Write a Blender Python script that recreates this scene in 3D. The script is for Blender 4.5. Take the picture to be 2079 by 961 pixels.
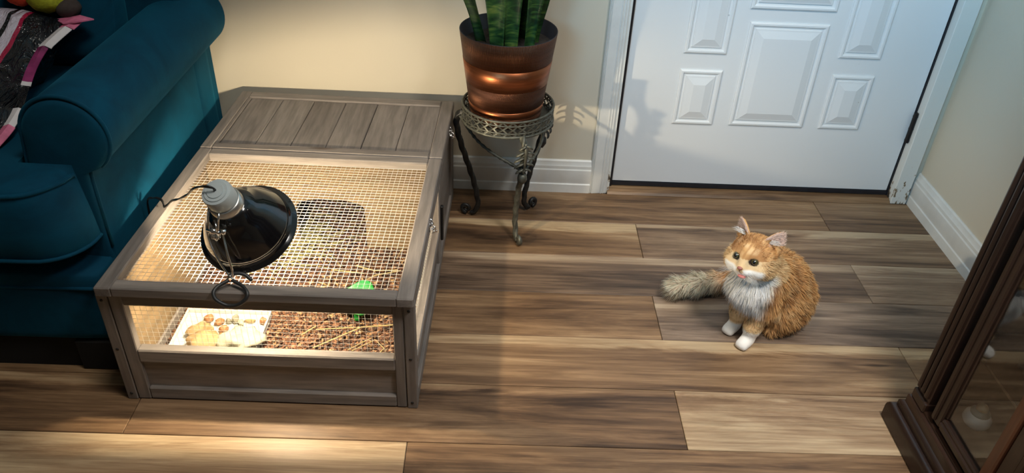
import bpy, math, random
from mathutils import Vector, Matrix, noise
random.seed(7)
for o in list(bpy.data.objects):
    bpy.data.objects.remove(o)
SC = bpy.context.scene
COL = SC.collection
PI = math.pi

# ------------------------------------------------------------------ camera
cam_d = bpy.data.cameras.new('camera')
cam = bpy.data.objects.new('camera', cam_d)
COL.objects.link(cam)
cam_d.sensor_fit = 'HORIZONTAL'
cam_d.sensor_width = 36.0
cam_d.lens = 27.691
cam_d.clip_start = 0.02
Rm = ((0.9991, 0.0350, 0.0238), (0.0003, -0.5676, 0.8233), (0.0424, -0.8226, -0.5671))
cam.matrix_world = Matrix(((Rm[0][0], -Rm[0][1], -Rm[0][2], 0.0),
                           (Rm[1][0], -Rm[1][1], -Rm[1][2], 0.0),
                           (Rm[2][0], -Rm[2][1], -Rm[2][2], 1.34),
                           (0, 0, 0, 1)))
SC.camera = cam

# ------------------------------------------------------------------ world, lights, exposure
wd = bpy.data.worlds.new('world')
SC.world = wd
wd.use_nodes = True
wd.node_tree.nodes['Background'].inputs[0].default_value = (0.62, 0.72, 0.9, 1)
wd.node_tree.nodes['Background'].inputs[1].default_value = 0.25

def area(name, loc, target, sx, sy, power, col):
    l = bpy.data.lights.new(name, 'AREA')
    l.shape = 'RECTANGLE'; l.size = sx; l.size_y = sy; l.energy = power; l.color = col
    o = bpy.data.objects.new(name, l)
    COL.objects.link(o)
    o.location = loc
    o.rotation_euler = (Vector(target) - Vector(loc)).to_track_quat('-Z', 'Y').to_euler()
    return o
area('ceiling_lamp_glow', (-0.15, 0.95, 2.38), (-0.15, 1.0, 0), 0.45, 0.45, 15.0, (1.0, 0.92, 0.80))
rfill = area('right_floor_fill', (0.85, 0.55, 2.38), (0.92, 1.15, 0), 0.4, 0.4, 15.0, (1.0, 0.96, 0.90))  # overhead fill added to brighten the right floor, right wall and cat
rfill.data.spread = math.radians(95)
bfill = area('blue_door_fill', (-0.8, -0.9, 1.9), (1.15, 2.2, 1.65), 0.9, 0.9, 15.0, (0.25, 0.64, 1.0))  # blue fill added for the upper door and right wall, no window built
bfill.data.spread = math.radians(58)

BULB = Vector((-0.520, 1.358, 0.420))
BULB_STRENGTH = 4700.0
vs = SC.view_settings
vs.view_transform = 'Standard'
vs.look = 'None'
vs.gamma = 1.0
vs.exposure = 0.0
vs.use_curve_mapping = False

# ------------------------------------------------------------------ helpers
BASE = {}
def basis(o):
    return BASE.get(o.name, Vector((0, 0, 0)))

def tag(o, label=None, cat=None, group=None, kind=None):
    if label: o['label'] = label
    if cat: o['category'] = cat
    if group: o['group'] = group
    if kind: o['kind'] = kind
    return o

def thing(name, loc, label, cat, group=None):
    o = bpy.data.objects.new(name, None)
    o.empty_display_size = 0.05
    COL.objects.link(o)
    o.location = loc
    BASE[o.name] = Vector(loc)
    return tag(o, label, cat, group)

class MB:
    def __init__(s):
        s.v = []; s.f = []
    def add(s, verts, faces):
        n = len(s.v)
        s.v += [tuple(p) for p in verts]
        s.f += [tuple(i + n for i in f) for f in faces]
        return s
    def box(s, x0, x1, y0, y1, z0, z1, b=0.0):
        if b <= 0:
            vs_ = [(x, y, z) for x in (x0, x1) for y in (y0, y1) for z in (z0, z1)]
            return s.add(vs_, [(0, 1, 3, 2), (4, 6, 7, 5), (0, 4, 5, 1), (2, 3, 7, 6), (0, 2, 6, 4), (1, 5, 7, 3)])
        b = min(b, abs(x1 - x0) * .45, abs(y1 - y0) * .45, abs(z1 - z0) * .45)
        vs_ = []; idx = {}
        for i, x in enumerate((x0, x1)):
            for j, y in enumerate((y0, y1)):
                for k, z in enumerate((z0, z1)):
                    sx, sy, sz = (b if i == 0 else -b), (b if j == 0 else -b), (b if k == 0 else -b)
                    idx[i, j, k, 0] = len(vs_); vs_.append((x, y + sy, z + sz))
                    idx[i, j, k, 1] = len(vs_); vs_.append((x + sx, y, z + sz))
                    idx[i, j, k, 2] = len(vs_); vs_.append((x + sx, y + sy, z))
        fs = []
        I = idx
        for i in (0, 1):
            q = [I[i, 0, 0, 0], I[i, 1, 0, 0], I[i, 1, 1, 0], I[i, 0, 1, 0]]
            fs.append(tuple(q if i else q[::-1]))
            q = [I[0, i, 0, 1], I[0, i, 1, 1], I[1, i, 1, 1], I[1, i, 0, 1]]
            fs.append(tuple(q if i else q[::-1]))
            q = [I[0, 0, i, 2], I[1, 0, i, 2], I[1, 1, i, 2], I[0, 1, i, 2]]
            fs.append(tuple(q if i else q[::-1]))
        for a in (0, 1):
            for c in (0, 1):
                fs.append((I[a, c, 0, 0], I[a, c, 0, 1], I[a, c, 1, 1], I[a, c, 1, 0]) if (a + c) % 2 else (I[a, c, 0, 1], I[a, c, 0, 0], I[a, c, 1, 0], I[a, c, 1, 1]))
                fs.append((I[a, 0, c, 0], I[a, 0, c, 2], I[a, 1, c, 2], I[a, 1, c, 0]) if (a + c) % 2 == 0 else (I[a, 0, c, 2], I[a, 0, c, 0], I[a, 1, c, 0], I[a, 1, c, 2]))
                fs.append((I[0, a, c, 1], I[0, a, c, 2], I[1, a, c, 2], I[1, a, c, 1]) if (a + c) % 2 else (I[0, a, c, 2], I[0, a, c, 1], I[1, a, c, 1], I[1, a, c, 2]))
                for d in (0, 1):
                    t = (I[a, c, d, 0], I[a, c, d, 1], I[a, c, d, 2])
                    fs.append(t if (a + c + d) % 2 else t[::-1])
        return s.add(vs_, fs)
    def tube(s, pts, r, n=8, closed=False, lobes=0, depth=0.0, twist=0.0, flat=1.0):
        pts = [Vector(p) for p in pts]
        m = len(pts)
        rs = r if isinstance(r, (list, tuple)) else [r] * m
        up = None; verts = []; L = 0.0
        for i, p in enumerate(pts):
            if closed:
                t = pts[(i + 1) % m] - pts[i - 1]
            else:
                t = pts[min(i + 1, m - 1)] - pts[max(i - 1, 0)]
            t.normalize()
            if up is None:
                up = Vector((0, 0, 1)) if abs(t.z) < .9 else Vector((1, 0, 0))
            up = (up - t * up.dot(t)).normalized()
            sd = t.cross(up)
            if i: L += (p - pts[i - 1]).length
            for k in range(n):
                a = 2 * PI * k / n
                rr = rs[i] * (1 + depth * math.cos(lobes * a + twist * L)) if lobes else rs[i]
                verts.append(p + (sd * math.cos(a) + up * math.sin(a) * flat) * rr)
        fs = []
        for i in range(m if closed else m - 1):
            j = (i + 1) % m
            for k in range(n):
                k2 = (k + 1) % n
                fs.append((i * n + k, i * n + k2, j * n + k2, j * n + k))
        if not closed:
            fs.append(tuple(range(n - 1, -1, -1)))
            fs.append(tuple((m - 1) * n + k for k in range(n)))
        return s.add(verts, fs)
    def lathe(s, prof, n=48, M=None, cap0=False, cap1=False):
        verts = []; fs = []
        for r, z in prof:
            for k in range(n):
                a = 2 * PI * k / n
                p = Vector((r * math.cos(a), r * math.sin(a), z))
                verts.append(M @ p if M else p)
        for i in range(len(prof) - 1):
            for k in range(n):
                k2 = (k + 1) % n
                fs.append((i * n + k, i * n + k2, (i + 1) * n + k2, (i + 1) * n + k))
        if cap0: fs.append(tuple(range(n - 1, -1, -1)))
        if cap1: fs.append(tuple((len(prof) - 1) * n + k for k in range(n)))
        return s.add(verts, fs)
    def ball(s, c, r, nu=16, nv=10, M=None, nz=0.0, nf=8.0, seed=0.0):
        c = Vector(c)
        r = Vector(r) if not isinstance(r, (int, float)) else Vector((r, r, r))
        verts = []; fs = []
        def put(d):
            k = 1.0
            if nz: k += nz * noise.noise(d * nf * .2 + Vector((seed, seed * 1.7, 3.1)))
            p = Vector((d.x * r.x, d.y * r.y, d.z * r.z)) * k
            verts.append(c + (M @ p if M else p))
        put(Vector((0, 0, -1)))
        for i in range(1, nv):
            th = PI * i / nv
            for k in range(nu):
                a = 2 * PI * k / nu
                put(Vector((math.sin(th) * math.cos(a), math.sin(th) * math.sin(a), -math.cos(th))))
        put(Vector((0, 0, 1)))
        for k in range(nu):
            k2 = (k + 1) % nu
            fs.append((0, 1 + k2, 1 + k))
            for i in range(nv - 2):
                fs.append((1 + i * nu + k, 1 + i * nu + k2, 1 + (i + 1) * nu + k2, 1 + (i + 1) * nu + k))
            fs.append((1 + (nv - 2) * nu + k, 1 + (nv - 2) * nu + k2, len(verts) - 1))
        return s.add(verts, fs)
    def extrude(s, prof, axis, a0, a1):
        """closed 2-D profile (counter-clockwise) swept along an axis; axis 'x': prof=(y,z); 'y': prof=(x,z); 'z': prof=(x,y)"""
        n = len(prof)
        mk = {'x': lambda p, a: (a, p[0], p[1]), 'y': lambda p, a: (p[0], a, p[1]), 'z': lambda p, a: (p[0], p[1], a)}[axis]
        verts = [mk(p, a0) for p in prof] + [mk(p, a1) for p in prof]
        fs = [(k, (k + 1) % n, n + (k + 1) % n, n + k) for k in range(n)]
        fs += [tuple(range(n - 1, -1, -1)), tuple(range(n, 2 * n))]
        return s.add(verts, fs)
    def map(s, fn):
        s.v = [tuple(fn(Vector(p))) for p in s.v]
        return s
    def build(s, name, mat, parent=None, smooth=False, label=None, loc=None, kind=None, fix=False):
        base = Vector(loc) if loc is not None else (basis(parent) if parent else Vector((0, 0, 0)))
        me = bpy.data.meshes.new(name)
        me.from_pydata([Vector(p) - base for p in s.v], [], s.f)
        if fix:
            import bmesh
            bm = bmesh.new(); bm.from_mesh(me)
            bmesh.ops.recalc_face_normals(bm, faces=bm.faces)
            bm.to_mesh(me); bm.free()
        if smooth:
            me.polygons.foreach_set('use_smooth', [True] * len(me.polygons))
        me.materials.append(mat)
        o = bpy.data.objects.new(name, me)
        COL.objects.link(o)
        if parent:
            o.parent = parent
            o.location = base - basis(parent)
        else:
            o.location = base
        BASE[o.name] = base
        if label: o['label'] = label
        if kind: o['kind'] = kind
        return o

def smooth_by_angle(o, deg=40):
    me = o.data
    import bmesh
    bm = bmesh.new(); bm.from_mesh(me)
    bmesh.ops.recalc_face_normals(bm, faces=bm.faces)
    for f in bm.faces: f.smooth = True
    for e in bm.edges:
        if len(e.link_faces) == 2 and e.calc_face_angle(0) > math.radians(deg):
            e.smooth = False
    bm.to_mesh(me); bm.free()
    return o

def bez(pts, n=8):
    """Catmull-Rom through points"""
    P = [Vector(p) for p in pts]
    P = [P[0] * 2 - P[1]] + P + [P[-1] * 2 - P[-2]]
    out = []
    for i in range(1, len(P) - 2):
        for k in range(n):
            t = k / n
            a, b, c, d = P[i - 1], P[i], P[i + 1], P[i + 2]
            out.append(0.5 * ((2 * b) + (c - a) * t + (2 * a - 5 * b + 4 * c - d) * t * t + (3 * b - a - 3 * c + d) * t ** 3))
    out.append(P[-2])
    return out

# ------------------------------------------------------------------ materials
def new_mat(name):
    m = bpy.data.materials.new(name); m.use_nodes = True
    nt = m.node_tree
    return m, nt, nt.nodes['Principled BSDF']

def ramp(nt, stops, interp='LINEAR'):
    r = nt.nodes.new('ShaderNodeValToRGB')
    cr = r.color_ramp
    cr.interpolation = interp
    while len(cr.elements) > 1: cr.elements.remove(cr.elements[0])
    cr.elements[0].position = stops[0][0]; cr.elements[0].color = tuple(stops[0][1]) + (1,)
    for p, c in stops[1:]:
        e = cr.elements.new(p); e.color = tuple(c) + (1,)
    return r

def coords(nt, scale=(1, 1, 1), rot=(0, 0, 0), obj=True):
    tc = nt.nodes.new('ShaderNodeTexCoord')
    mp = nt.nodes.new('ShaderNodeMapping')
    mp.inputs['Scale'].default_value = scale
    mp.inputs['Rotation'].default_value = rot
    nt.links.new(tc.outputs['Object'], mp.inputs['Vector'])
    return mp

def noise_tex(nt, vec, scale, detail=4, rough=.55, dist=0.0):
    n = nt.nodes.new('ShaderNodeTexNoise')
    n.inputs['Scale'].default_value = scale
    n.inputs['Detail'].default_value = detail
    n.inputs['Roughness'].default_value = rough
    n.inputs['Distortion'].default_value = dist
    if vec is not None: nt.links.new(vec, n.inputs['Vector'])
    return n

def bump(nt, height, bs, strength=.3, dist=.002):
    b = nt.nodes.new('ShaderNodeBump')
    b.inputs['Strength'].default_value = strength
    b.inputs['Distance'].default_value = dist
    nt.links.new(height, b.inputs['Height'])
    nt.links.new(b.outputs['Normal'], bs.inputs['Normal'])
    return b

def mix(nt, a, b, fac, mode='MIX'):
    m = nt.nodes.new('ShaderNodeMix'); m.data_type = 'RGBA'; m.blend_type = mode
    for sock, val in ((m.inputs[0], fac), (m.inputs[6], a), (m.inputs[7], b)):
        if hasattr(val, 'links'): nt.links.new(val, sock)
        elif isinstance(val, (int, float)): sock.default_value = val
        else: sock.default_value = tuple(val) + (1,)
    return m.outputs[2]

def math_n(nt, op, a, b=None):
    m = nt.nodes.new('ShaderNodeMath'); m.operation = op
    for sock, val in ((m.inputs[0], a), (m.inputs[1], b)):
        if val is None: continue
        if hasattr(val, 'links'): nt.links.new(val, sock)
        else: sock.default_value = val
    return m.outputs[0]

def plain(name, col, rough=.5, metal=0.0, var=.12, scale=30, bmp=0.0, spec=.5, coat=0.0, sheen=0.0):
    m, nt, bs = new_mat(name)
    mp = coords(nt)
    n = noise_tex(nt, mp.outputs[0], scale, 4)
    lo = tuple(max(0, c * (1 - var)) for c in col); hi = tuple(min(1, c * (1 + var)) for c in col)
    r = ramp(nt, [(.3, lo), (.7, hi)])
    nt.links.new(n.outputs[0], r.inputs[0])
    nt.links.new(r.outputs[0], bs.inputs['Base Color'])
    bs.inputs['Roughness'].default_value = rough
    bs.inputs['Metallic'].default_value = metal
    bs.inputs['Specular IOR Level'].default_value = spec
    if coat: bs.inputs['Coat Weight'].default_value = coat
    if sheen:
        bs.inputs['Sheen Weight'].default_value = sheen
    if bmp: bump(nt, n.outputs[0], bs, bmp)
    return m

def wood(name, cols, axis='x', freq=1.0, rough=.6, spec=.35, knots=True, bmp=.25, seed=0.0):
    """streaky grain running along the axis"""
    m, nt, bs = new_mat(name)
    s = {'x': (1.2, 14, 14), 'y': (14, 1.2, 14), 'z': (14, 14, 1.2)}[axis]
    mp = coords(nt, tuple(k * freq for k in s))
    mp.inputs['Location'].default_value = (seed, seed * .7, seed * 1.3)
    n1 = noise_tex(nt, mp.outputs[0], 1.0, 5, .6, .6)
    n2 = noise_tex(nt, mp.outputs[0], 6.0, 3, .6)
    r1 = ramp(nt, [(.25, cols[0]), (.5, cols[1]), (.75, cols[2])])
    nt.links.new(n1.outputs[0], r1.inputs[0])
    r2 = ramp(nt, [(.35, (.72, .72, .72)), (.65, (1.08, 1.08, 1.08))])
    nt.links.new(n2.outputs[0], r2.inputs[0])
    c = mix(nt, r1.outputs[0], r2.outputs[0], 1.0, 'MULTIPLY')
    if knots:
        s2 = {'x': (3.2, 9, 9), 'y': (9, 3.2, 9), 'z': (9, 9, 3.2)}[axis]
        mp2 = coords(nt, tuple(k * freq for k in s2))
        mp2.inputs['Location'].default_value = (seed + 3.3, seed, 1.7)
        vo = nt.nodes.new('ShaderNodeTexVoronoi')
        vo.inputs['Scale'].default_value = .9
        nt.links.new(mp2.outputs[0], vo.inputs['Vector'])
        r3 = ramp(nt, [(.03, (.38, .32, .28)), (.13, (1, 1, 1))])
        nt.links.new(vo.outputs['Distance'], r3.inputs[0])
        c = mix(nt, c, r3.outputs[0], .85, 'MULTIPLY')
    nt.links.new(c, bs.inputs['Base Color'])
    bs.inputs['Roughness'].default_value = rough
    bs.inputs['Specular IOR Level'].default_value = spec
    bump(nt, n2.outputs[0], bs, bmp, .001)
    return m
# ================================================================== SETTING
def wall_paint(name, col):
    m, nt, bs = new_mat(name)
    mp = coords(nt)
    n = noise_tex(nt, mp.outputs[0], 90, 3)
    n2 = noise_tex(nt, mp.outputs[0], 1.5, 2)
    r = ramp(nt, [(.3, tuple(c * .96 for c in col)), (.7, tuple(min(1, c * 1.03) for c in col))])
    nt.links.new(n2.outputs[0], r.inputs[0])
    nt.links.new(r.outputs[0], bs.inputs['Base Color'])
    bs.inputs['Roughness'].default_value = .62
    bs.inputs['Specular IOR Level'].default_value = .3
    bump(nt, n.outputs[0], bs, .12, .0015)
    return m
M_wall = wall_paint('cream_wall_paint', (.61, .555, .445))
M_trim = plain('white_trim_paint', (.70, .70, .67), .42, var=.05, scale=18, bmp=.05)
M_ceiling = plain('ceiling_paint', (.78, .76, .72), .8, var=.03)

def door_paint():
    m, nt, bs = new_mat('white_door_paint')
    mp = coords(nt)
    n = noise_tex(nt, mp.outputs[0], 55, 3)
    sc = nt.nodes.new('ShaderNodeTexVoronoi'); sc.inputs['Scale'].default_value = 9
    nt.links.new(mp.outputs[0], sc.inputs['Vector'])
    r = ramp(nt, [(.012, (.42, .41, .4)), (.03, (.74, .75, .75))])
    nt.links.new(sc.outputs['Distance'], r.inputs[0])
    nt.links.new(r.outputs[0], bs.inputs['Base Color'])
    bs.inputs['Roughness'].default_value = .38
    bump(nt, n.outputs[0], bs, .05, .001)
    return m
M_door = door_paint()

def worn_trim():
    """white paint chipped near the floor of the door frame"""
    m, nt, bs = new_mat('chipped_white_paint')
    mp = coords(nt, (1, 1, .45))
    n = noise_tex(nt, mp.outputs[0], 55, 5, .65)
    sp = nt.nodes.new('ShaderNodeSeparateXYZ')
    tc = nt.nodes.new('ShaderNodeTexCoord'); nt.links.new(tc.outputs['Object'], sp.inputs[0])
    g = nt.nodes.new('ShaderNodeMapRange')
    g.inputs[1].default_value = 0.0; g.inputs[2].default_value = .16
    g.inputs[3].default_value = .18; g.inputs[4].default_value = -.08
    nt.links.new(sp.outputs[2], g.inputs[0])
    s = math_n(nt, 'ADD', n.outputs[0], g.outputs[0])
    r = ramp(nt, [(.64, (.70, .70, .66)), (.67, (.30, .22, .13)), (.73, (.05, .04, .03))])
    nt.links.new(s, r.inputs[0])
    nt.links.new(r.outputs[0], bs.inputs['Base Color'])
    bs.inputs['Roughness'].default_value = .5
    return m
M_worn = worn_trim()

def floor_wood():
    m, nt, bs = new_mat('plank_floor_wood')
    def prop(nm):
        a = nt.nodes.new('ShaderNodeAttribute'); a.attribute_type = 'OBJECT'; a.attribute_name = nm
        return a.outputs['Fac']
    tc = nt.nodes.new('ShaderNodeTexCoord')
    off = nt.nodes.new('ShaderNodeCombineXYZ')
    sd = prop('grain_seed')
    nt.links.new(sd, off.inputs[0]); nt.links.new(math_n(nt, 'MULTIPLY', sd, 3.7), off.inputs[2])
    ad = nt.nodes.new('ShaderNodeVectorMath'); ad.operation = 'ADD'
    nt.links.new(tc.outputs['Object'], ad.inputs[0]); nt.links.new(off.outputs[0], ad.inputs[1])
    def mapped(sc):
        mp = nt.nodes.new('ShaderNodeMapping'); mp.inputs['Scale'].default_value = sc
        nt.links.new(ad.outputs[0], mp.inputs['Vector'])
        return mp.outputs[0]
    big = noise_tex(nt, mapped((1.2, 9, 1)), 1.0, 6, .62, .9)       # broad streaks
    fine = noise_tex(nt, mapped((4, 130, 1)), 1.0, 5, .7, .3)         # fine fibres
    mid = noise_tex(nt, mapped((2.0, 42, 1)), 1.0, 5, .66, 1.2)
    # cathedral grain / knots
    vo = nt.nodes.new('ShaderNodeTexVoronoi'); vo.inputs['Scale'].default_value = 1.0
    nt.links.new(mapped((1.5, 6.5, 1)), vo.inputs['Vector'])
    rings = math_n(nt, 'SINE', math_n(nt, 'MULTIPLY', math_n(nt, 'ADD', vo.outputs['Distance'], math_n(nt, 'MULTIPLY', mid.outputs[0], .25)), 42.0))
    knot = ramp(nt, [(.03, (1, 1, 1)), (.22, (0, 0, 0))])
    nt.links.new(vo.outputs['Distance'], knot.inputs[0])
    tone = prop('tone')
    fac = math_n(nt, 'ADD', math_n(nt, 'MULTIPLY', math_n(nt, 'SUBTRACT', big.outputs[0], .5), 1.6), tone)
    fac = math_n(nt, 'ADD', fac, math_n(nt, 'MULTIPLY', math_n(nt, 'SUBTRACT', mid.outputs[0], .5), 1.0))
    fac = math_n(nt, 'ADD', fac, math_n(nt, 'MULTIPLY', math_n(nt, 'MULTIPLY', rings, knot.outputs[0]), .13))
    fac = math_n(nt, 'SUBTRACT', fac, math_n(nt, 'MULTIPLY', knot.outputs[0], .22))
    # pale sapwood along the far edge of some planks
    sp = nt.nodes.new('ShaderNodeSeparateXYZ'); nt.links.new(tc.outputs['Object'], sp.inputs[0])
    edge = math_n(nt, 'ADD', math_n(nt, 'MULTIPLY', sp.outputs[1], 14.0), math_n(nt, 'MULTIPLY', math_n(nt, 'SUBTRACT', big.outputs[0], .5), 1.6))
    er = ramp(nt, [(.66, (0, 0, 0)), (.86, (1, 1, 1))]); nt.links.new(edge, er.inputs[0])
    fac = math_n(nt, 'ADD', fac, math_n(nt, 'MULTIPLY', math_n(nt, 'MULTIPLY', er.outputs[0], prop('sap')), .5))
    r = ramp(nt, [(.0, (.044, .024, .013)), (.2, (.095, .053, .028)), (.42, (.185, .106, .054)), (.64, (.285, .173, .090)), (.85, (.40, .27, .15)), (1.0, (.48, .345, .20))])
    nt.links.new(fac, r.inputs[0])
    gr = nt.nodes.new('ShaderNodeHueSaturation'); gr.inputs['Value'].default_value = 1.0
    nt.links.new(math_n(nt, 'SUBTRACT', 1.0, math_n(nt, 'MULTIPLY', prop('greyed'), .32)), gr.inputs['Saturation'])
    nt.links.new(r.outputs[0], gr.inputs['Color'])
    f2 = ramp(nt, [(.32, (.66, .64, .62)), (.60, (1.06, 1.06, 1.06))]); nt.links.new(fine.outputs[0], f2.inputs[0])
    c = mix(nt, gr.outputs['Color'], f2.outputs[0], .9, 'MULTIPLY')
    nt.links.new(c, bs.inputs['Base Color'])
    rr = nt.nodes.new('ShaderNodeMapRange'); rr.inputs[3].default_value = .36; rr.inputs[4].default_value = .52
    nt.links.new(fine.outputs[0], rr.inputs[0]); nt.links.new(rr.outputs[0], bs.inputs['Roughness'])
    bs.inputs['Specular IOR Level'].default_value = .34
    bump(nt, fine.outputs[0], bs, .12, .0006)
    return m
M_floor = floor_wood()
M_sub = plain('floor_underlay', (.10, .07, .05), .7)

WX = 1.382      # right wall
WY = 2.226      # back wall
# floor
fl = MB().box(-3.2, WX + .1, -2.6, WY + .25, -.06, -.006).build('floor', M_sub)
tag(fl, kind='structure')
ROW0 = 2.2148; PW = .1775
tones = {(0, 0): .42, (0, 1): .38, (1, 0): .44, (1, 1): .47, (2, 0): .40, (2, 1): .70, (3, 0): .38, (3, 1): .45, (4, 0): .44, (4, 1): .5, (5, -1): .34, (5, 0): .36, (5, 1): .74, (6, -1): .90, (6, 0): .37}
rng = random.Random(5)
for r in range(0, 27):
    y1 = ROW0 - r * PW; y0 = y1 - PW
    if y1 < -2.5: break
    st = 1.05 if r % 2 == 0 else .4405
    if r in (0, 2): st = 1.052
    xs = [st + 1.22 * k for k in range(-4, 2)]
    if r % 2 == 0: keys = {3: 0, 4: 1, 2: -1}
    else: keys = {3: 0, 4: 1, 2: -1}
    for k in range(len(xs) - 1):
        a, b = max(xs[k], -3.1), min(xs[k + 1], WX - .004)
        if b - a < .02 or y1 < .4 and b < -.0 and False: continue
        if y0 < .55:
            continue
        # key: 1 = plank right of the joint seen right of centre, 0 = left of it
        kk = 1 if xs[k] > .3 else (0 if xs[k] > -1.0 else -1)
        q = (.0007)
        mbx = MB().box(a + q, b - q, y0 + q, y1 - q, -.006, 0.0, .0011)
        cx, cy = (xs[k] + xs[k + 1]) / 2, (y0 + y1) / 2
        o = mbx.build('plank', M_floor, fl, loc=(cx, cy, 0))
        o['tone'] = tones.get((r, kk), rng.uniform(.36, .62))
        o['grain_seed'] = rng.uniform(0, 60)
        o['greyed'] = {(2, 0): .6, (2, 1): .6, (3, 1): .9, (1, 1): .4, (0, 1): .2, (5, 1): .25}.get((r, kk), rng.uniform(0, .2))
        o['sap'] = {1: 1.0, 4: .85, 0: .2, 2: .5, 3: .3, 5: .6, 6: .2}.get(r, .5)
# floor nearer the camera, outside the frame, stays a single sheet
nf = MB().box(-3.1, WX - .004, -2.55, ROW0 - PW * 9 - .0 - .0, -.006, 0).build('plank', M_floor, fl, loc=(-.8, -1, 0))
nf['tone'] = .5; nf['grain_seed'] = 3.0; nf['sap'] = 0.0

def struct(o): return tag(o, kind='structure')
# back wall with the door opening
DX0, DX1, DTOP = .372, 1.318, 2.08
bw = MB()
bw.box(-3.2, DX0, WY, WY + .12, 0, 2.45).box(DX1, WX + .1, WY, WY + .12, 0, 2.45).box(DX0, DX1, WY, WY + .12, DTOP, 2.45)
struct(bw.build('wall_back', M_wall))
struct(MB().box(WX, WX + .1, -2.6, WY, 0, 2.45).build('wall_right', M_wall))
struct(MB().box(-3.3, -3.2, -2.6, WY, 0, 2.45).build('wall_left', M_wall))
struct(MB().box(-3.2, WX + .1, -2.7, -2.6, 0, 2.45).build('wall_front', M_wall))
struct(MB().box(-3.3, WX + .1, -2.7, WY + .12, 2.45, 2.5).build('ceiling', M_ceiling))
# baseboards: profile (depth from wall, z)
BBP = [(0, 0), (.015, 0), (.015, .030), (.012, .033), (.012, .038), (.0135, .042), (.0135, .082), (.011, .086), (.011, .096), (.008, .101), (.0065, .112), (.003, .116), (0, .116)]
p = [(WY - d, z) for d, z in BBP]
struct(smooth_by_angle(MB().extrude(p[::-1], 'x', -3.19, .309).build('baseboard_back', M_trim), 25))
p = [(WX - d * 1.0, z) for d, z in BBP]
struct(smooth_by_angle(MB().extrude(p, 'y', -2.59, WY - .002).build('baseboard_right', M_trim), 25))

# door casings: profile across x, depth toward the room
def casing(name, x0, x1, flip, mat):
    w = x1 - x0
    prof = [(0, 0), (0, .012), (.06, .0165), (.10, .012), (.14, .0165), (.20, .0155), (.58, .0125), (.64, .0150), (.72, .0120), (.78, .0140), (.86, .0110), (.92, .012), (1, .008), (1, 0)]
    pts = []
    for t, d in prof:
        tt = 1 - t if flip else t
        pts.append((x0 + tt * w, WY - d))
    o = smooth_by_angle(MB().extrude(pts if not flip else pts[::-1], 'z', 0.001, DTOP + .05).build(name, mat, fix=True), 20)
    return struct(o)
casing('trim_1', .309, .367, False, M_trim)
cr = MB().box(1.310, 1.362, WY - .014, WY, 0.001, DTOP + .05, .002).build('trim_2', M_worn)
struct(cr)
struct(MB().box(.309, 1.362, WY - .014, WY, DTOP + .001 + .05, DTOP + .11, .003).build('trim_3', M_trim))
# jambs inside the opening
jb = MB().box(.367, .374, WY - .006, WY + .12, 0, DTOP).box(1.311, 1.320, WY - .006, WY + .12, 0, DTOP)
struct(jb.build('trim_4', M_worn))
M_rubber = plain('black_weatherstrip', (.012, .013, .018), .45, var=.3)
struct(MB().box(.374, .3845, WY + .016, WY + .06, .012, DTOP).box(1.3055, 1.312, WY + .022, WY + .06, .012, DTOP).build('trim_5', M_rubber))
# threshold strip of matching wood
ts = MB().extrude([(WY - .018, 0.001), (WY + .05, 0.001), (WY + .05, .013), (WY + .0, .013), (WY - .012, .008)], 'x', .3685, 1.309).build('trim_6', M_floor, loc=(.8, WY, 0))
ts['tone'] = .50; ts['grain_seed'] = 21.0; ts['sap'] = 0.0
struct(ts)

# ------------------------------------------------------------------ door
DY = 2.250
door = thing('door_1', (.845, DY, .03), None, None)
tag(door, kind='structure')
MB().box(.3855, 1.3045, DY, DY + .042, .030, 2.06, .0015).build('door_slab', M_door, door)
def door_panel(x0, x1, z0, z1):
    steps = [(0, 0), (.0, .0035), (.004, .0062), (.009, .0062), (.0125, .0022), (.0165, .0012), (.0195, .0018), (.020, .0046), (.0245, .0052), (.046, .0115)]
    b = MB(); vs_ = []; fs = []
    for d, h in steps:
        vs_ += [(x0 + d, DY - h, z0 + d), (x1 - d, DY - h, z0 + d), (x1 - d, DY - h, z1 - d), (x0 + d, DY - h, z1 - d)]
    for i in range(len(steps) - 1):
        for k in range(4):
            k2 = (k + 1) % 4
            fs.append((i * 4 + k, i * 4 + k2, i * 4 + 4 + k2, i * 4 + 4 + k))
    n = (len(steps) - 1) * 4
    fs.append((n, n + 1, n + 2, n + 3))
    b.add(vs_, fs).build('panel', M_door, door, fix=False)
for q in ((.549, .677, .247, .428), (.729, .963, .249, .582), (1.014, 1.142, .249, .429),
          (.549, .677, .480, 1.02), (1.014, 1.142, .483, 1.02), (.720, .972, .621, 1.05),
          (.549, .677, 1.10, 1.55), (1.014, 1.142, 1.10, 1.55), (.720, .972, 1.10, 1.55)):
    door_panel(*q)
MB().box(.386, 1.304, DY + .002, DY + .036, .0135, .029).box(.386, 1.304, DY - .004, DY + .001, .016, .0285).build('door_sweep', M_rubber, door)
# hinge (lowest)
M_iron = plain('black_iron', (.012, .012, .014), .42, .3, var=.3)
hg = MB().tube([(1.3055, DY - .0105, .212 + .004), (1.3055, DY - .0105, .318)], .0075, 12)
hg.box(1.3045, 1.3195, DY - .0135, DY - .004, .214, .316, .001)
for z in (.222, .262, .305): hg.tube([(1.3055, DY - .0105, z), (1.3055, DY - .0105, z + .004)], .0082, 12)
hg.build('hinge', M_iron, door)
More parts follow.
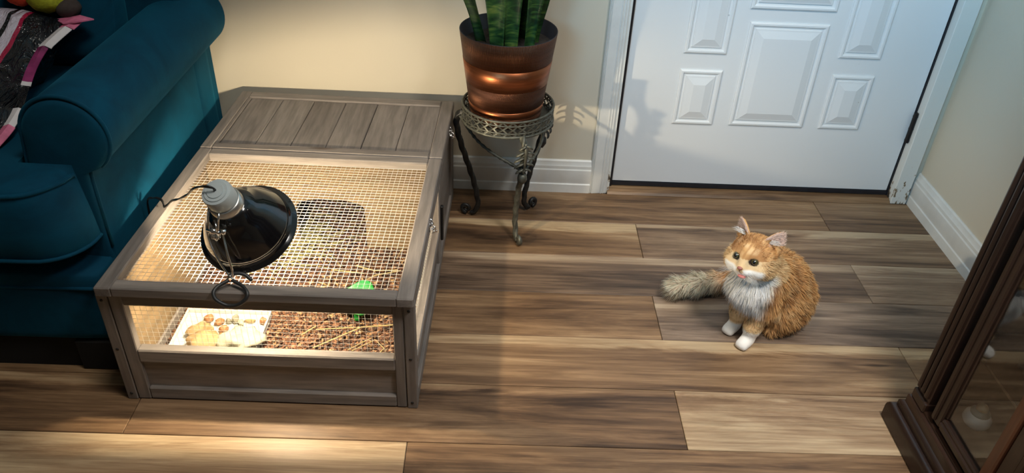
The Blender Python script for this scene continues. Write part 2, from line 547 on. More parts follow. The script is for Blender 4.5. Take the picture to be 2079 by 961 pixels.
# ================================================================== TORTOISE PEN
GREY = [(.135, .114, .102), (.205, .178, .160), (.27, .237, .212)]
M_gx = wood('grey_stain_x', GREY, 'x', 1.0, .55)
M_gy = wood('grey_stain_y', GREY, 'y', 1.0, .55, seed=4.0)
M_gz = wood('grey_stain_z', GREY, 'z', 1.0, .55, seed=9.0)
NAT = [(.18, .118, .062), (.235, .16, .085), (.27, .19, .11)]
M_nx = wood('natural_pine_x', NAT, 'x', .7, .6, bmp=.1, seed=2.0)
M_ny = wood('natural_pine_y', NAT, 'y', .7, .6, bmp=.1, seed=6.0)
M_wire = plain('galvanised_wire', (.72, .70, .66), .45, .35, var=.06)
M_chrome = plain('chrome', (.80, .80, .82), .12, 1.0, var=.03)
M_screw = plain('dark_screw', (.03, .028, .027), .5, .6)
W_, D_ = .648, .925
FL, FR = Vector((-.806, 1.250, 0)), Vector((-.157, 1.246, 0))
BL, BR = Vector((-.773, 2.182, 0)), Vector((-.133, 2.166, 0))
def pm(p):
    u, v = p.x / W_, p.y / D_
    q = FL * (1 - u) * (1 - v) + FR * u * (1 - v) + BL * (1 - u) * v + BR * u * v
    return Vector((q.x, q.y, p.z))
pen_c = pm(Vector((W_ / 2, D_ / 2, 0)))
pen = thing('tortoise_pen', pen_c, 'low grey-stained wooden tortoise pen with wire mesh lid beside the teal sofa', 'pen')
def pb(name, x0, x1, y0, y1, z0, z1, mat, b=.0018, parent=None, label=None):
    return MB().box(x0, x1, y0, y1, z0, z1, b).map(pm).build(name, mat, parent or pen, label=label)
T = .020
# corner posts
for x0 in (0, W_ - .0225):
    for y0 in (0, D_ - .024):
        ps = pb('corner_post', x0, x0 + .0225, y0, y0 + .024, 0.0, .300, M_gz)
        if y0 == 0:
            for z in (.285, .150, .018):
                sc = MB().ball((x0 + .011, -.0002, z), (.0036, .0016, .0036), 10, 6).map(pm).build('screw', M_screw, ps, smooth=True)
# front panel
front = pb('front_stile', .0245, .052, .001, .001 + T, .002, .300, M_gz)
pb('front_stile', .602, W_ - .0245, .001, .001 + T, .002, .300, M_gz)
pb('front_rail', .052, .602, .001, .001 + T, .272, .299, M_gx)
pb('front_sill', .0515, .6025, -.0005, .024, .114, .149, M_gx, .003)
pb('front_board', .051, .603, .010, .019, .030, .116, M_gx, .0008)
pb('front_base_rail', .052, .602, .001, .001 + T, .002, .036, M_gx, .003)
# right side
xr = W_
pb('side_rail', xr - T, xr - .001, .024, .90, .276, .300, M_gy)
pb('side_sill', xr - .024, xr + .0005, .024, .505, .118, .142, M_gy, .003)
pb('side_board', xr - .018, xr - .009, .024, .505, .03, .122, M_gy, .0008)
pb('side_base_rail', xr - T, xr - .001, .024, .90, .002, .036, M_gy)
pb('side_stile', xr - T, xr - .001, .505, .535, .036, .276, M_gz)
pb('side_stile', xr - T, xr - .001, .868, .899, .036, .276, M_gz)
pb('side_panel', xr - .018, xr - .008, .535, .868, .034, .278, M_gy, .0008)
MB().box(xr - .002, xr + .006, .54, .553, .09, .20, .002).map(pm).build('side_handle', M_screw, pen)
# left and back, solid
pb('side_panel', .004, .013, .024, .90, .01, .298, M_ny, .0008)
pb('side_rail', .0, .018, .024, .90, .27, .300, M_gy)
pb('side_base_rail', .0, .018, .024, .90, .002, .036, M_gy)
pb('back_panel', .0225, W_ - .0225, D_ - .018, D_ - .006, .004, .299, M_gx, .0008)
pb('pen_floor', .018, W_ - .018, .02, D_ - .018, .004, .012, M_nx, .0008)
# divider with arched doorway
DIV = .572
def divider():
    xa, xb, zt, zs = .245, .434, .1875, .162
    b = MB()
    cx, hw = (xa + xb) / 2, (xb - xa) / 2
    b.box(.018, xa, DIV, DIV + .012, .012, .306)
    b.box(xb, W_ - .018, DIV, DIV + .012, .012, .306)
    n = 18
    for i in range(n):
        a0, a1 = xa + (xb - xa) * i / n, xa + (xb - xa) * (i + 1) / n
        h = [zs + (zt - zs) * math.sqrt(max(0, 1 - ((a - cx) / hw) ** 2)) for a in (a0, a1)]
        vs_ = [(a0, DIV, h[0]), (a1, DIV, h[1]), (a1, DIV, .306), (a0, DIV, .306)]
        vs_ += [(x, DIV + .012, z) for x, y, z in vs_]
        b.add(vs_, [(0, 1, 2, 3), (7, 6, 5, 4), (0, 4, 5, 1), (3, 2, 6, 7)])
    return b.map(pm)
divider().build('divider', M_nx, pen, label='pale wood divider with an arched doorway')
# wire mesh panels
def wire_grid(o, ua, ub, uv, va, vb, vv, pitch, r):
    b = MB()
    def rod(p, q, rr=r):
        d = (q - p).normalized()
        s_ = d.orthogonal().normalized(); t_ = d.cross(s_)
        vs_ = []
        for e in (p, q):
            for k in range(4):
                a = PI / 4 + PI / 2 * k
                vs_.append(e + (s_ * math.cos(a) + t_ * math.sin(a)) * rr)
        b.add(vs_, [(k, (k + 1) % 4, 4 + (k + 1) % 4, 4 + k) for k in range(4)])
    nu = int((ub - ua) / pitch); nv = int((vb - va) / pitch)
    nrm = uv.cross(vv)
    for i in range(nu + 1):
        u = ua + (ub - ua) * (i + .5) / (nu + 1)
        pts = [o + uv * u + vv * (va + (vb - va) * k / 6) + nrm * (.0012 * noise.noise(Vector((u * 9, k * 1.1, .3)))) for k in range(7)]
        for k in range(6): rod(pts[k], pts[k + 1])
    for j in range(nv + 1):
        v = va + (vb - va) * (j + .5) / (nv + 1)
        pts = [o + vv * v + uv * (ua + (ub - ua) * k / 6) + nrm * (.0012 + .0012 * noise.noise(Vector((k * 1.1, v * 9, 5.3)))) for k in range(7)]
        for k in range(6): rod(pts[k], pts[k + 1])
    return b.map(pm)
X, Y, Z = Vector((1, 0, 0)), Vector((0, 1, 0)), Vector((0, 0, 1))
wire_grid(Vector((0, .0225, 0)), .04, .61, X, .105, .285, Z, .0128, .00038).build('front_mesh', M_wire, pen, kind='stuff')
wire_grid(Vector((xr - .0215, 0, 0)), .02, .52, Y, .115, .285, Z, .0128, .00038).build('side_mesh', M_wire, pen, kind='stuff')

# mesh lid (front) and boarded lid (rear)
LZ0, LZ1 = .308, .331
lid = pb('mesh_lid', .012, .045, -.017, .570, LZ0, LZ1, M_gy, .0025)     # left bar
pb('lid_bar', W_ - .0335, W_ + .001, -.017, .570, LZ0, LZ1, M_gy, .0025, lid)
pb('lid_bar', .045, W_ - .0335, -.0165, .014, LZ0, LZ1, M_gx, .0025, lid)
pb('lid_bar', .045, W_ - .0335, .540, .570, LZ0, LZ1, M_gx, .0025, lid)
wire_grid(Vector((0, 0, .3105)), .038, W_ - .03, X, .008, .545, Y, .0126, .00048).build('lid_mesh', M_wire, lid, kind='stuff')
rl = pb('boarded_lid', .010, .040, .5735, .925, LZ0, LZ1, M_gy, .0025)
pb('lid_bar', W_ - .034, W_ + .002, .5735, .925, LZ0, LZ1, M_gy, .0025, rl)
pb('lid_bar', .040, W_ - .034, .5735, .604, LZ0, LZ1, M_gx, .0035, rl)
pb('lid_bar', .040, W_ - .034, .888, .925, LZ0, LZ1, M_gx, .0035, rl)
nb = 6; bx0, bx1 = .050, W_ - .034
pb('lid_board', .0405, .0495, .604, .888, .314, .3285, M_gy, .001, rl)
for i in range(nb):
    a = bx0 + (bx1 - bx0) * i / nb; c = bx0 + (bx1 - bx0) * (i + 1) / nb
    pb('lid_board', a + .0008, c - .0008, .604, .888, .314, .3265 + .0008 * (i % 2), M_gy, .0018, rl)
pb('lid_lining', .04, W_ - .034, .603, .889, .3105, .314, M_gx, 0, rl)
# latches on the right
def latch(y, z):
    c = pm(Vector((W_ + .001, y, z)))
    b = MB().box(W_ - .0005, W_ + .0022, y - .006, y + .006, z - .012, z + .014, .0008).map(pm)
    b.tube(bez([c + Vector((.002, 0, .004)), c + Vector((.012, -.003, .002)), c + Vector((.013, -.004, -.010)), c + Vector((.006, -.004, -.015))], 5), .0016, 6)
    for d in ((.004, .003, .006), (.011, -.003, .001), (.010, -.007, -.008), (.006, .004, -.009), (.014, .001, -.012)):
        b.ball(c + Vector(d), .0034, 8, 6)
    b.tube([c + Vector((-.012, .012, .018)), c + Vector((.002, .010, .014)), c + Vector((.008, .004, .004))], .0022, 6)
    b.build('latch', M_chrome, pen, smooth=True, label='small chrome latch')
latch(.785, .296)
latch(.285, .306)

# ------------------------------------------------------------------ bedding inside the pen
def mulch_mat():
    m, nt, bs = new_mat('bark_mulch')
    mp = coords(nt)
    vo = nt.nodes.new('ShaderNodeTexVoronoi'); vo.inputs['Scale'].default_value = 150
    nt.links.new(mp.outputs[0], vo.inputs['Vector'])
    sp = nt.nodes.new('ShaderNodeSeparateColor'); nt.links.new(vo.outputs['Color'], sp.inputs[0])
    r = ramp(nt, [(0, (.020, .009, .005)), (.35, (.065, .027, .013)), (.7, (.14, .058, .028)), (.88, (.22, .105, .05)), (1, (.34, .20, .10))])
    nt.links.new(sp.outputs[0], r.inputs[0]); nt.links.new(r.outputs[0], bs.inputs['Base Color'])
    bs.inputs['Roughness'].default_value = .85
    return m
M_mulch = mulch_mat()
M_shave = plain('wood_shaving', (.40, .26, .13), .6, var=.35, scale=60)
M_straw = plain('straw', (.46, .36, .16), .5, var=.2, scale=25)
M_hay = plain('green_hay', (.26, .23, .085), .55, var=.35, scale=25)
def bed_z(x, y):
    h = .031 + .007 * noise.noise(Vector((x * 11, y * 11, 2.0)))
    if x < .26 and y < .31: h = min(h, .016)
    return h
def hide(x, y):      # under the white tray
    return .043 < x < .262 and y < .300
rng = random.Random(11)
bed = MB()
NX, NY = 60, 86
for j in range(NY + 1):
    for i in range(NX + 1):
        x = .0185 + (W_ - .037) * i / NX; y = .0245 + (D_ - .045) * j / NY
        bed.v.append((x, y, bed_z(x, y) - .003))
for j in range(NY):
    for i in range(NX):
        a = j * (NX + 1) + i
        bed.f.append((a, a + 1, a + NX + 2, a + NX + 1))
for k in range(6500):
    x = rng.uniform(.024, W_ - .026); y = .028 + (D_ - .055) * rng.random() ** 1.25
    if hide(x, y): continue
    l, w, t = rng.uniform(.003, .0085), rng.uniform(.0015, .0034), rng.uniform(.0008, .002)
    Rr = Matrix.Rotation(rng.uniform(0, PI), 3, 'Z') @ Matrix.Rotation(rng.gauss(0, .35), 3, 'Y') @ Matrix.Rotation(rng.gauss(0, .35), 3, 'X')
    c = Vector((x, y, bed_z(x, y) + rng.uniform(-.001, .003)))
    vs_ = [c + Rr @ Vector((sx * l * rng.uniform(.7, 1), sy * w * rng.uniform(.6, 1), sz * t)) for sx in (-1, 1) for sy in (-1, 1) for sz in (-1, 1)]
    bed.add(vs_, [(0, 1, 3, 2), (4, 6, 7, 5), (0, 4, 5, 1), (2, 3, 7, 6), (0, 2, 6, 4), (1, 5, 7, 3)])
o = bed.map(pm).build('mulch_bedding', M_mulch, loc=pm(Vector((.32, .46, .02))), kind='stuff')
tag(o, 'reddish brown bark mulch covering the floor inside the pen', 'bedding')
# curled shavings
sh = MB()
def ribbon(pts, w, nrm):
    vs_ = []; fs = []
    for p in pts:
        vs_ += [p - nrm * w, p + nrm * w]
    for i in range(len(pts) - 1):
        fs.append((2 * i, 2 * i + 1, 2 * i + 3, 2 * i + 2))
    sh.add(vs_, fs)
for k in range(260):
    if k < 210: x, y = rng.uniform(.27, .60), rng.uniform(.035, .42)
    else: x, y = rng.uniform(.24, .60), rng.uniform(.40, .60)
    if k % 4 == 0 and k < 210: x, y = rng.choice(((.44, .10), (.385, .075), (.55, .09), (.46, .31), (.31, .10), (.40, .35))); x += rng.gauss(0, .012); y += rng.gauss(0, .012)
    if hide(x, y): continue
    c = Vector((x, y, bed_z(x, y) + .006))
    rad = rng.uniform(.003, .0075); a0 = rng.uniform(0, 6.3); span = rng.uniform(1.6, 4.6)
    nrm = Vector((rng.gauss(0, .5), rng.gauss(0, .5), 1)).normalized()
    s_ = nrm.orthogonal().normalized(); t_ = nrm.cross(s_)
    pts = [c + (s_ * math.cos(a0 + span * i / 7) + t_ * math.sin(a0 + span * i / 7)) * rad * (1 + .05 * i) + nrm * .0006 * i for i in range(8)]
    ribbon(pts, rng.uniform(.0012, .003), nrm)
o = sh.map(pm).build('wood_shavings', M_shave, loc=pm(Vector((.44, .12, .03))), kind='stuff')
tag(o, 'curled tan wood shavings scattered on the bark mulch', 'shavings')
# loose hay by the doorway
hb = MB()
for k in range(260):
    u = rng.random()
    if u < .55: c = Vector((.22 + rng.gauss(0, .05), .60 + rng.gauss(0, .05), 0)); 
    elif u < .8: c = Vector((.20 + rng.gauss(0, .05), .48 + rng.gauss(0, .04), 0))
    else: c = Vector((rng.uniform(.2, .42), rng.uniform(.5, .8), 0))
    c.x = min(max(c.x, .08), .58); c.y = min(max(c.y, .40), .86)
    a = rng.gauss(.15, .8); l = rng.uniform(.02, .055)
    d = Vector((math.cos(a), math.sin(a), rng.gauss(0, .12)))
    e0, e1 = c - d * l, c + d * l
    if (e0.y - DIV) * (e1.y - DIV) < 0 and not (.25 < c.x < .43): continue
    for e in (e0, e1):
        e.x = min(max(e.x, .03), .61)
    z = bed_z(c.x, c.y) + .004 + rng.random() * .012
    m_ = (e0 + e1) / 2 + Vector((rng.gauss(0, .004), rng.gauss(0, .004), .003))
    hb.tube([Vector((e0.x, e0.y, max(.03, z + d.z * -l))), Vector((m_.x, m_.y, z + .003)), Vector((e1.x, e1.y, max(.03, z + d.z * l)))], .0009, 3)
o = hb.map(pm).build('hay', M_hay, loc=pm(Vector((.22, .58, .03))), kind='stuff')
tag(o, 'loose yellow-green hay strewn around the arched doorway in the pen', 'hay')
# single straw stalks (world coordinates)
STR = [([(-.418, 1.386), (-.315, 1.462), (-.236, 1.478)], 'long pale straw stalk crossing the mulch below the green dish', .0016),
       ([(-.424, 1.452), (-.318, 1.462)], 'thin straw stalk lying level left of the green dish', .0012),
       ([(-.325, 1.380), (-.275, 1.418), (-.250, 1.392), (-.266, 1.360)], 'straw stalk bent into a hook near the front right corner of the pen', .0012),
       ([(-.366, 1.714), (-.316, 1.692), (-.256, 1.702)], 'bent straw stalk just in front of the divider at right', .0016),
       ([(-.430, 1.693), (-.341, 1.678)], 'straight straw stalk in front of the divider left of the bent one', .0015),
       ([(-.345, 1.640), (-.311, 1.671), (-.246, 1.700)], 'straw stalk slanting up to the right lid bar behind the green dish', .0016),
       ([(-.455, 1.638), (-.424, 1.618), (-.431, 1.686)], 'straw stalk folded to a sharp V in the middle of the pen', .0014),
       ([(-.264, 1.755), (-.253, 1.797)], 'short straw stalk upright in view beside the divider foot at right', .0012),
       ([(-.455, 1.430), (-.425, 1.461)], 'short straw stalk close to the white tray', .0013),
       ([(-.335, 1.383), (-.285, 1.424)], 'short straw stalk under the bent hook stalk', .0011)]
for pts, lab, r in STR:
    P3 = [Vector((x, y, .0445 + .003 * (i % 2))) for i, (x, y) in enumerate(pts)]
    o = MB().tube(P3, r, 6).build('straw_stalk', M_straw, loc=P3[0])
    tag(o, lab, 'straw', 'straw stalks on the mulch')
# ------------------------------------------------------------------ white tray and stones
M_tray = plain('white_glazed_tray', (.62, .63, .59), .3, var=.04, scale=8)
tr = thing('stone_tray', (-.655, 1.405, .016), 'shallow white square tray holding stones at the front left of the pen', 'tray')
tx0, tx1, ty0, ty1 = -.762, -.552, 1.278, 1.530
MB().box(tx0, tx1, ty0, ty1, .0165, .0225, .002).build('tray_base', M_tray, tr)
rim = MB()
rim.box(tx0, tx0 + .005, ty0, ty1, .0225, .034, .0015).box(tx1 - .005, tx1, ty0, ty1, .0225, .034, .0015)
rim.box(tx0 + .005, tx1 - .005, ty0, ty0 + .005, .0225, .034, .0015).box(tx0 + .005, tx1 - .005, ty1 - .005, ty1, .0225, .034, .0015)
rim.build('tray_rim', M_tray, tr)
def stone_mat(name, lo, hi, sc=40):
    m, nt, bs = new_mat(name)
    mp = coords(nt)
    n = noise_tex(nt, mp.outputs[0], sc, 6, .65, .4)
    r = ramp(nt, [(.3, lo), (.6, hi)])
    nt.links.new(n.outputs[0], r.inputs[0]); nt.links.new(r.outputs[0], bs.inputs['Base Color'])
    bs.inputs['Roughness'].default_value = .75
    bump(nt, n.outputs[0], bs, .3, .002)
    return m
M_st_tan = stone_mat('tan_stone', (.24, .15, .065), (.38, .26, .12))
M_st_pale = stone_mat('pale_stone', (.34, .32, .22), (.48, .45, .34))
M_st_ora = stone_mat('orange_stone', (.24, .10, .035), (.38, .19, .085))
M_st_gry = stone_mat('grey_stone', (.19, .18, .13), (.29, .27, .20))
def stone(name, c, r, rz, mat, lab, seed, nzz=.35, group='small stones on the white tray'):
    M = Matrix.Rotation(rz, 3, 'Z')
    o = MB().ball((c[0], c[1], .0228 + r[2] * .93), r, 22, 14, M, nzz, 7, seed).build(name, mat, smooth=True, loc=(c[0], c[1], .0228))
    return tag(o, lab, 'stone', group)
stone('flat_stone', (-.676, 1.398), (.043, .031, .021), .25, M_st_tan, 'large smooth tan stone at front left of the white tray', 1.0, .5, None)
stone('flat_stone', (-.594, 1.410), (.039, .044, .021), -.45, M_st_pale, 'large rough pale cream stone at right of the white tray', 7.7, .9, None)
stone('flat_stone', (-.708, 1.447), (.029, .017, .014), .95, M_st_tan, 'tan slab of stone leaning behind the large tan stone', 3.0, .4, None)
for i, (c, r, m, lab) in enumerate([
    ((-.698, 1.494), (.012, .010, .010), M_st_ora, 'rusty brown pebble at the back left of the white tray'),
    ((-.669, 1.484), (.013, .009, .009), M_st_ora, 'oval orange pebble behind the large tan stone'),
    ((-.680, 1.452), (.011, .008, .010), M_st_tan, 'small cream pebble touching the top of the large tan stone'),
    ((-.651, 1.459), (.010, .012, .009), M_st_ora, 'reddish pebble between the two large stones'),
    ((-.648, 1.488), (.007, .006, .008), M_st_gry, 'tiny grey pebble right of the oval orange pebble'),
    ((-.632, 1.492), (.011, .008, .012), M_st_gry, 'upright grey-green pebble behind the large pale stone'),
    ((-.616, 1.484), (.010, .007, .008), M_st_pale, 'small white pebble right of the grey-green pebble'),
    ((-.597, 1.493), (.013, .006, .006), M_st_tan, 'thin tan pebble behind the middle of the large pale stone'),
    ((-.563, 1.492), (.009, .008, .010), M_st_ora, 'rust pebble in the back right corner of the white tray'),
    ((-.634, 1.357), (.012, .008, .007), M_st_pale, 'whitish pebble at the front between the two large stones'),
    ((-.648, 1.434), (.009, .007, .008), M_st_ora, 'small orange pebble wedged in the gap of the large stones')]):
    stone('pebble', c, r, i * .9, m, lab, i * 2.3)
# ------------------------------------------------------------------ green dish
M_green = plain('bright_green_plastic', (.006, .19, .022), .32, var=.08, scale=12)
dish = thing('green_dish', (-.333, 1.545, .034), 'bright green plastic leaf-shaped dish on the mulch behind the straw', 'dish')
b = MB()
prof = [(0, .012), (.40, .012), (.75, .017), (1.0, .031), (1.06, .031), (1.0, .026), (.78, .0125), (.4, .008), (0, .008)]
n = 32; vs_ = []; fs = []
for r, z in prof:
    for k in range(n):
        a = 2 * PI * k / n
        R = .046 * (1 + .10 * math.cos(5 * a)) * (1 + .28 * max(0, math.cos(a - PI / 2)) ** 3)
        vs_.append((-.333 + R * r * math.cos(a), 1.540 + R * r * math.sin(a), .0335 + z + (.020 * max(0, math.sin(a)) ** 4 if r > .9 else 0)))
for i in range(len(prof) - 1):
    for k in range(n):
        fs.append((i * n + k, i * n + (k + 1) % n, (i + 1) * n + (k + 1) % n, (i + 1) * n + k))
b.add(vs_, fs).build('bowl', M_green, dish, smooth=True, fix=True)
for a in (-PI / 2, PI / 6, 5 * PI / 6):
    cx, cy = -.333 + .036 * math.cos(a), 1.540 + .036 * math.sin(a)
    MB().box(cx - .006, cx + .006, cy - .004, cy + .004, .034, .056, .0015).build('foot', M_green, dish)
# ================================================================== HEAT LAMP
M_black_gloss = plain('black_enamel', (.006, .006, .007), .12, var=.1, spec=.6, coat=.5)
M_reflect = plain('aluminium_reflector', (.62, .61, .58), .28, .9, var=.02)
M_socket = plain('grey_ceramic_socket', (.40, .45, .46), .42, var=.05)
M_alu = plain('brushed_aluminium', (.62, .60, .56), .32, .9, var=.06)
M_cord = plain('black_cord', (.010, .010, .011), .35, var=.2)
M_vinyl = plain('black_vinyl_grip', (.018, .019, .020), .45, var=.2)
AX = Vector((.160, .468, -.869)).normalized()
RC = Vector((-.514, 1.375, .389))
zq = -AX
xq = zq.orthogonal().normalized(); yq = zq.cross(xq)
ML = Matrix(((xq.x, yq.x, zq.x, RC.x), (xq.y, yq.y, zq.y, RC.y), (xq.z, yq.z, zq.z, RC.z), (0, 0, 0, 1)))
lamp = thing('heat_lamp', (-.523, 1.355, .335), 'black dome heat lamp clamped on the wire mesh lid of the pen', 'lamp')
out = [(.124, 0), (.1255, .001), (.1245, .003), (.1135, .0045), (.112, .007), (.1085, .012), (.1075, .0165), (.1085, .018), (.1065, .021), (.099, .034), (.088, .050), (.074, .066), (.060, .079), (.047, .089), (.041, .093), (.037, .099), (.034, .100)]
out = [(r * .839 if r > .05 else r, z * 1.04) for r, z in out]
ins = [(r - .0015, max(.0005, z - .0015)) for r, z in out[:-2]][::-1]
MB().lathe(out, 72, ML).build('dome', M_black_gloss, lamp, smooth=True)
MB().lathe([(.034, .098)] + ins + [(.104, 0)], 64, ML, cap0=True).build('reflector', M_reflect, lamp, smooth=True, label='silvery inside of the lamp dome')
MB().lathe([(.034, .094), (.0345, .104), (.0335, .122), (.031, .123)], 40, ML).build('collar', M_alu, lamp, smooth=True)
smooth_by_angle(MB().lathe([(.0285, .104), (.0295, .120), (.0305, .124), (.0305, .150), (.0290, .154), (.0235, .155), (.0230, .157), (.0170, .157), (.0165, .159), (0.0001, .1595)], 40, ML).build('socket', M_socket, lamp), 35)
# bulb: the one light source in the lamp
mb_, nt, bs = new_mat('lit_bulb')
nt.nodes.remove(bs)
em = nt.nodes.new('ShaderNodeEmission')
em.inputs[0].default_value = (1.0, .83, .57, 1); em.inputs[1].default_value = BULB_STRENGTH
nt.links.new(em.outputs[0], nt.nodes['Material Output'].inputs[0])
MB().ball(BULB, .012, 12, 8).build('bulb', mb_, lamp, smooth=True, label='glowing warm bulb inside the dome')
M_bulbneck = plain('bulb_neck', (.7, .66, .6), .3)
MB().tube([BULB - AX * .0135, BULB - AX * .030, RC - AX * .098], [.009, .013, .013], 12).build('bulb_neck', M_bulbneck, lamp, smooth=True)
# clamp: bracket under the socket, two chrome rods, spring, vinyl-covered jaw loop on the lid bar
def L(x, y, z): return ML @ Vector((x, y, z))
side = Vector((-.35, -.93, -.05)); side = (side - AX * side.dot(AX)).normalized()      # side of the dome toward the viewer
tan_ = side.cross(AX).normalized()
if tan_.x < 0: tan_ = -tan_
def S(d, t, h): return RC + side * d + tan_ * t - AX * h
M_cl = M_chrome
b = MB()
b.tube([S(.0315, -.012, .130), S(.042, -.012, .122), S(.058, -.011, .104), S(.064, -.009, .094)], .0022, 8)
b.tube([S(.0315, .012, .130), S(.042, .012, .122), S(.058, .011, .104), S(.064, .009, .094)], .0022, 8)
b.box(-.001, .001, -.001, .001, -.001, .001) if False else None
b.tube([S(.060, -.016, .100), S(.060, .016, .100)], .0040, 10)
b.tube([S(.058, .020, .107), S(.058, .030, .107)], .0055, 10)
b.tube([S(.046, .006, .124), S(.056, .016, .124), S(.064, .018, .116)], .0016, 6)
b.ball(S(.060, .0, .100), .007, 10, 8)
b.build('clamp_bracket', M_chrome, lamp, smooth=True)
top = S(.060, 0, .092)
bar = Vector((-.524, 1.252, .349))
mid = (top + bar) / 2 + Vector((0, -.004, .004))
wv = Vector((.0150, 0, 0))
b = MB()
for s in (-1, 1):
    b.tube(bez([top - Vector((0, 0, .012)) + Vector((0, -.002, -.004)), top + wv * s * .75 + Vector((0, 0, .002)), top + wv * s + Vector((0, -.002, -.010)), mid + wv * s * .80, bar + wv * s * .35 + Vector((0, .004, .012)), bar - wv * s * .5 + Vector((0, 0, .0))], 6), .0021, 8)
b.build('clamp_rods', M_chrome, lamp, smooth=True)
sp = []
for i in range(60):
    a = i / 59 * 2 * PI * 5
    sp.append(top + Vector((-.008 + .016 * i / 59, math.cos(a) * .005 - .003, math.sin(a) * .005 - .006)))
MB().tube(sp, .0009, 5).build('clamp_spring', M_chrome, lamp, smooth=True)
lp = bez([bar + Vector((-.003, 0, -.002)), Vector((-.545, 1.238, .342)), Vector((-.551, 1.224, .3365)), Vector((-.546, 1.216, .326)), Vector((-.530, 1.2135, .3155)), Vector((-.518, 1.213, .3135)), Vector((-.503, 1.2135, .316)), Vector((-.488, 1.216, .327)), Vector((-.484, 1.224, .3375)), Vector((-.497, 1.240, .343)), bar + Vector((.003, 0, -.002))], 5)
MB().tube(lp, .0040, 10).build('clamp_grip', M_vinyl, lamp, smooth=True)
MB().tube(bez([bar + Vector((-.006, .008, .002)), bar + Vector((.008, .012, .006)), bar + Vector((.026, .012, .004)), bar + Vector((.041, .006, -.006))], 5), [.0042] * 15 + [.0032], 8).build('clamp_grip', M_vinyl, lamp, smooth=True)
# cord
c0 = RC - AX * .157
cp = [c0, c0 - AX * .012, c0 - AX * .016 + Vector((-.016, .004, -.002)), Vector((-.590, 1.325, .515)), Vector((-.632, 1.388, .462)), Vector((-.680, 1.446, .412)), Vector((-.719, 1.494, .376)), Vector((-.744, 1.512, .350)), Vector((-.754, 1.522, .341)), Vector((-.766, 1.540, .347)), Vector((-.790, 1.556, .3415)), Vector((-.8145, 1.568, .318)), Vector((-.8175, 1.575, .20)), Vector((-.818, 1.60, .004))]
cr_ = bez(cp, 7)
b = MB()
for s in (-1, 1):
    b.tube([p + Vector((.0012 * s * math.cos(i * .35), .0, .0014 * s * math.sin(i * .35 + .6))) for i, p in enumerate(cr_)], .0019, 6)
b.build('cord', M_cord, lamp, smooth=True)
# ================================================================== SOFA
def velvet():
    m, nt, bs = new_mat('teal_velvet')
    mp = coords(nt)
    n = noise_tex(nt, mp.outputs[0], 7, 4, .6, .8)
    r = ramp(nt, [(.32, (.0004, .030, .062)), (.68, (.0008, .054, .104))])
    nt.links.new(n.outputs[0], r.inputs[0]); nt.links.new(r.outputs[0], bs.inputs['Base Color'])
    bs.inputs['Roughness'].default_value = .85
    bs.inputs['Specular IOR Level'].default_value = .15
    bs.inputs['Sheen Weight'].default_value = .2
    bs.inputs['Sheen Roughness'].default_value = .45
    bs.inputs['Sheen Tint'].default_value = (.04, .55, .85, 1)
    n2 = noise_tex(nt, mp.outputs[0], 400, 2)
    bump(nt, n2.outputs[0], bs, .1, .001)
    return m
M_vel = velvet()
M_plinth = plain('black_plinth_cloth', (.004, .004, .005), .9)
sofa = thing('sofa', (-1.5, 1.75, 0), 'teal velvet sofa with a rolled arm beside the wooden pen', 'sofa')
# soft box: rounded-box mesh with crowned faces
def soft_box(c, h, r, n=14, crown=(0, 0, 0), rotx=0.0, taper=None):
    c = Vector(c); h = Vector(h); b = MB()
    from itertools import product
    idx = {}
    def pt(d):
        key = (round(d[0], 5), round(d[1], 5), round(d[2], 5))
        if key in idx: return idx[key]
        p = Vector((d[0] * h.x, d[1] * h.y, d[2] * h.z))
        inner = Vector([max(-(h[i] - r), min(h[i] - r, p[i])) for i in range(3)])
        q = p - inner
        if q.length > 1e-9: p = inner + q.normalized() * r
        w = [1 - abs(d[i]) ** 2 for i in range(3)]
        p.x += crown[0] * d[0] * w[1] * w[2]; p.y += crown[1] * d[1] * w[0] * w[2]; p.z += crown[2] * d[2] * w[0] * w[1]
        if taper: p = taper(p)
        if rotx: p = Matrix.Rotation(rotx, 3, 'X') @ p
        idx[key] = len(b.v); b.v.append(tuple(c + p)); return idx[key]
    def g(t): return math.copysign(abs(t) ** .6, t)
    for ax in range(3):
        for s in (-1, 1):
            for i in range(n):
                for j in range(n):
                    qd = []
                    for di, dj in ((0, 0), (1, 0), (1, 1), (0, 1)):
                        a, e = g(-1 + 2 * (i + di) / n), g(-1 + 2 * (j + dj) / n)
                        d = [0, 0, 0]; d[ax] = s; d[(ax + 1) % 3] = a; d[(ax + 2) % 3] = e
                        qd.append(pt(d))
                    b.f.append(tuple(qd if s > 0 else qd[::-1]))
    return b
# arm
ACX, ACZ, AR = -.866, .570, .0875
def arm_profile(scale=1.0, k=30):
    pr = [(-.838, .085), (-.838, .30), (-.838, .470), (-.836, .492), (-.828, .510)]
    for i in range(k + 1):
        a = math.radians(-48 + (228 + 2) * i / k)
        pr.append((ACX + AR * math.cos(a), ACZ + AR * math.sin(a)))
    pr += [(-.958, .53), (-.965, .48), (-.968, .40), (-.968, .085)]
    return pr
ap = arm_profile()
ys = [1.420, 1.4215, 1.426, 1.50, 1.70, 1.90, 2.08, 2.185]
b = MB(); n = len(ap)
for i, y in enumerate(ys):
    k = (.93, .975, 1, 1, 1, 1, 1, 1)[i]
    for x, z in ap:
        wob = .0025 * noise.noise(Vector((x * 6, y * 5, z * 6)))
        b.v.append((ACX + (x - ACX) * k + wob, y, max(.085, (z - .45) * k + .45) + (wob if z > .3 else 0) - .012 * max(0, (y - 1.45)) ))
for i in range(len(ys) - 1):
    for k in range(n):
        b.f.append((i * n + k, i * n + (k + 1) % n, (i + 1) * n + (k + 1) % n, (i + 1) * n + k))
b.f.append(tuple(range(n))); b.f.append(tuple((len(ys) - 1) * n + k for k in range(n - 1, -1, -1)))
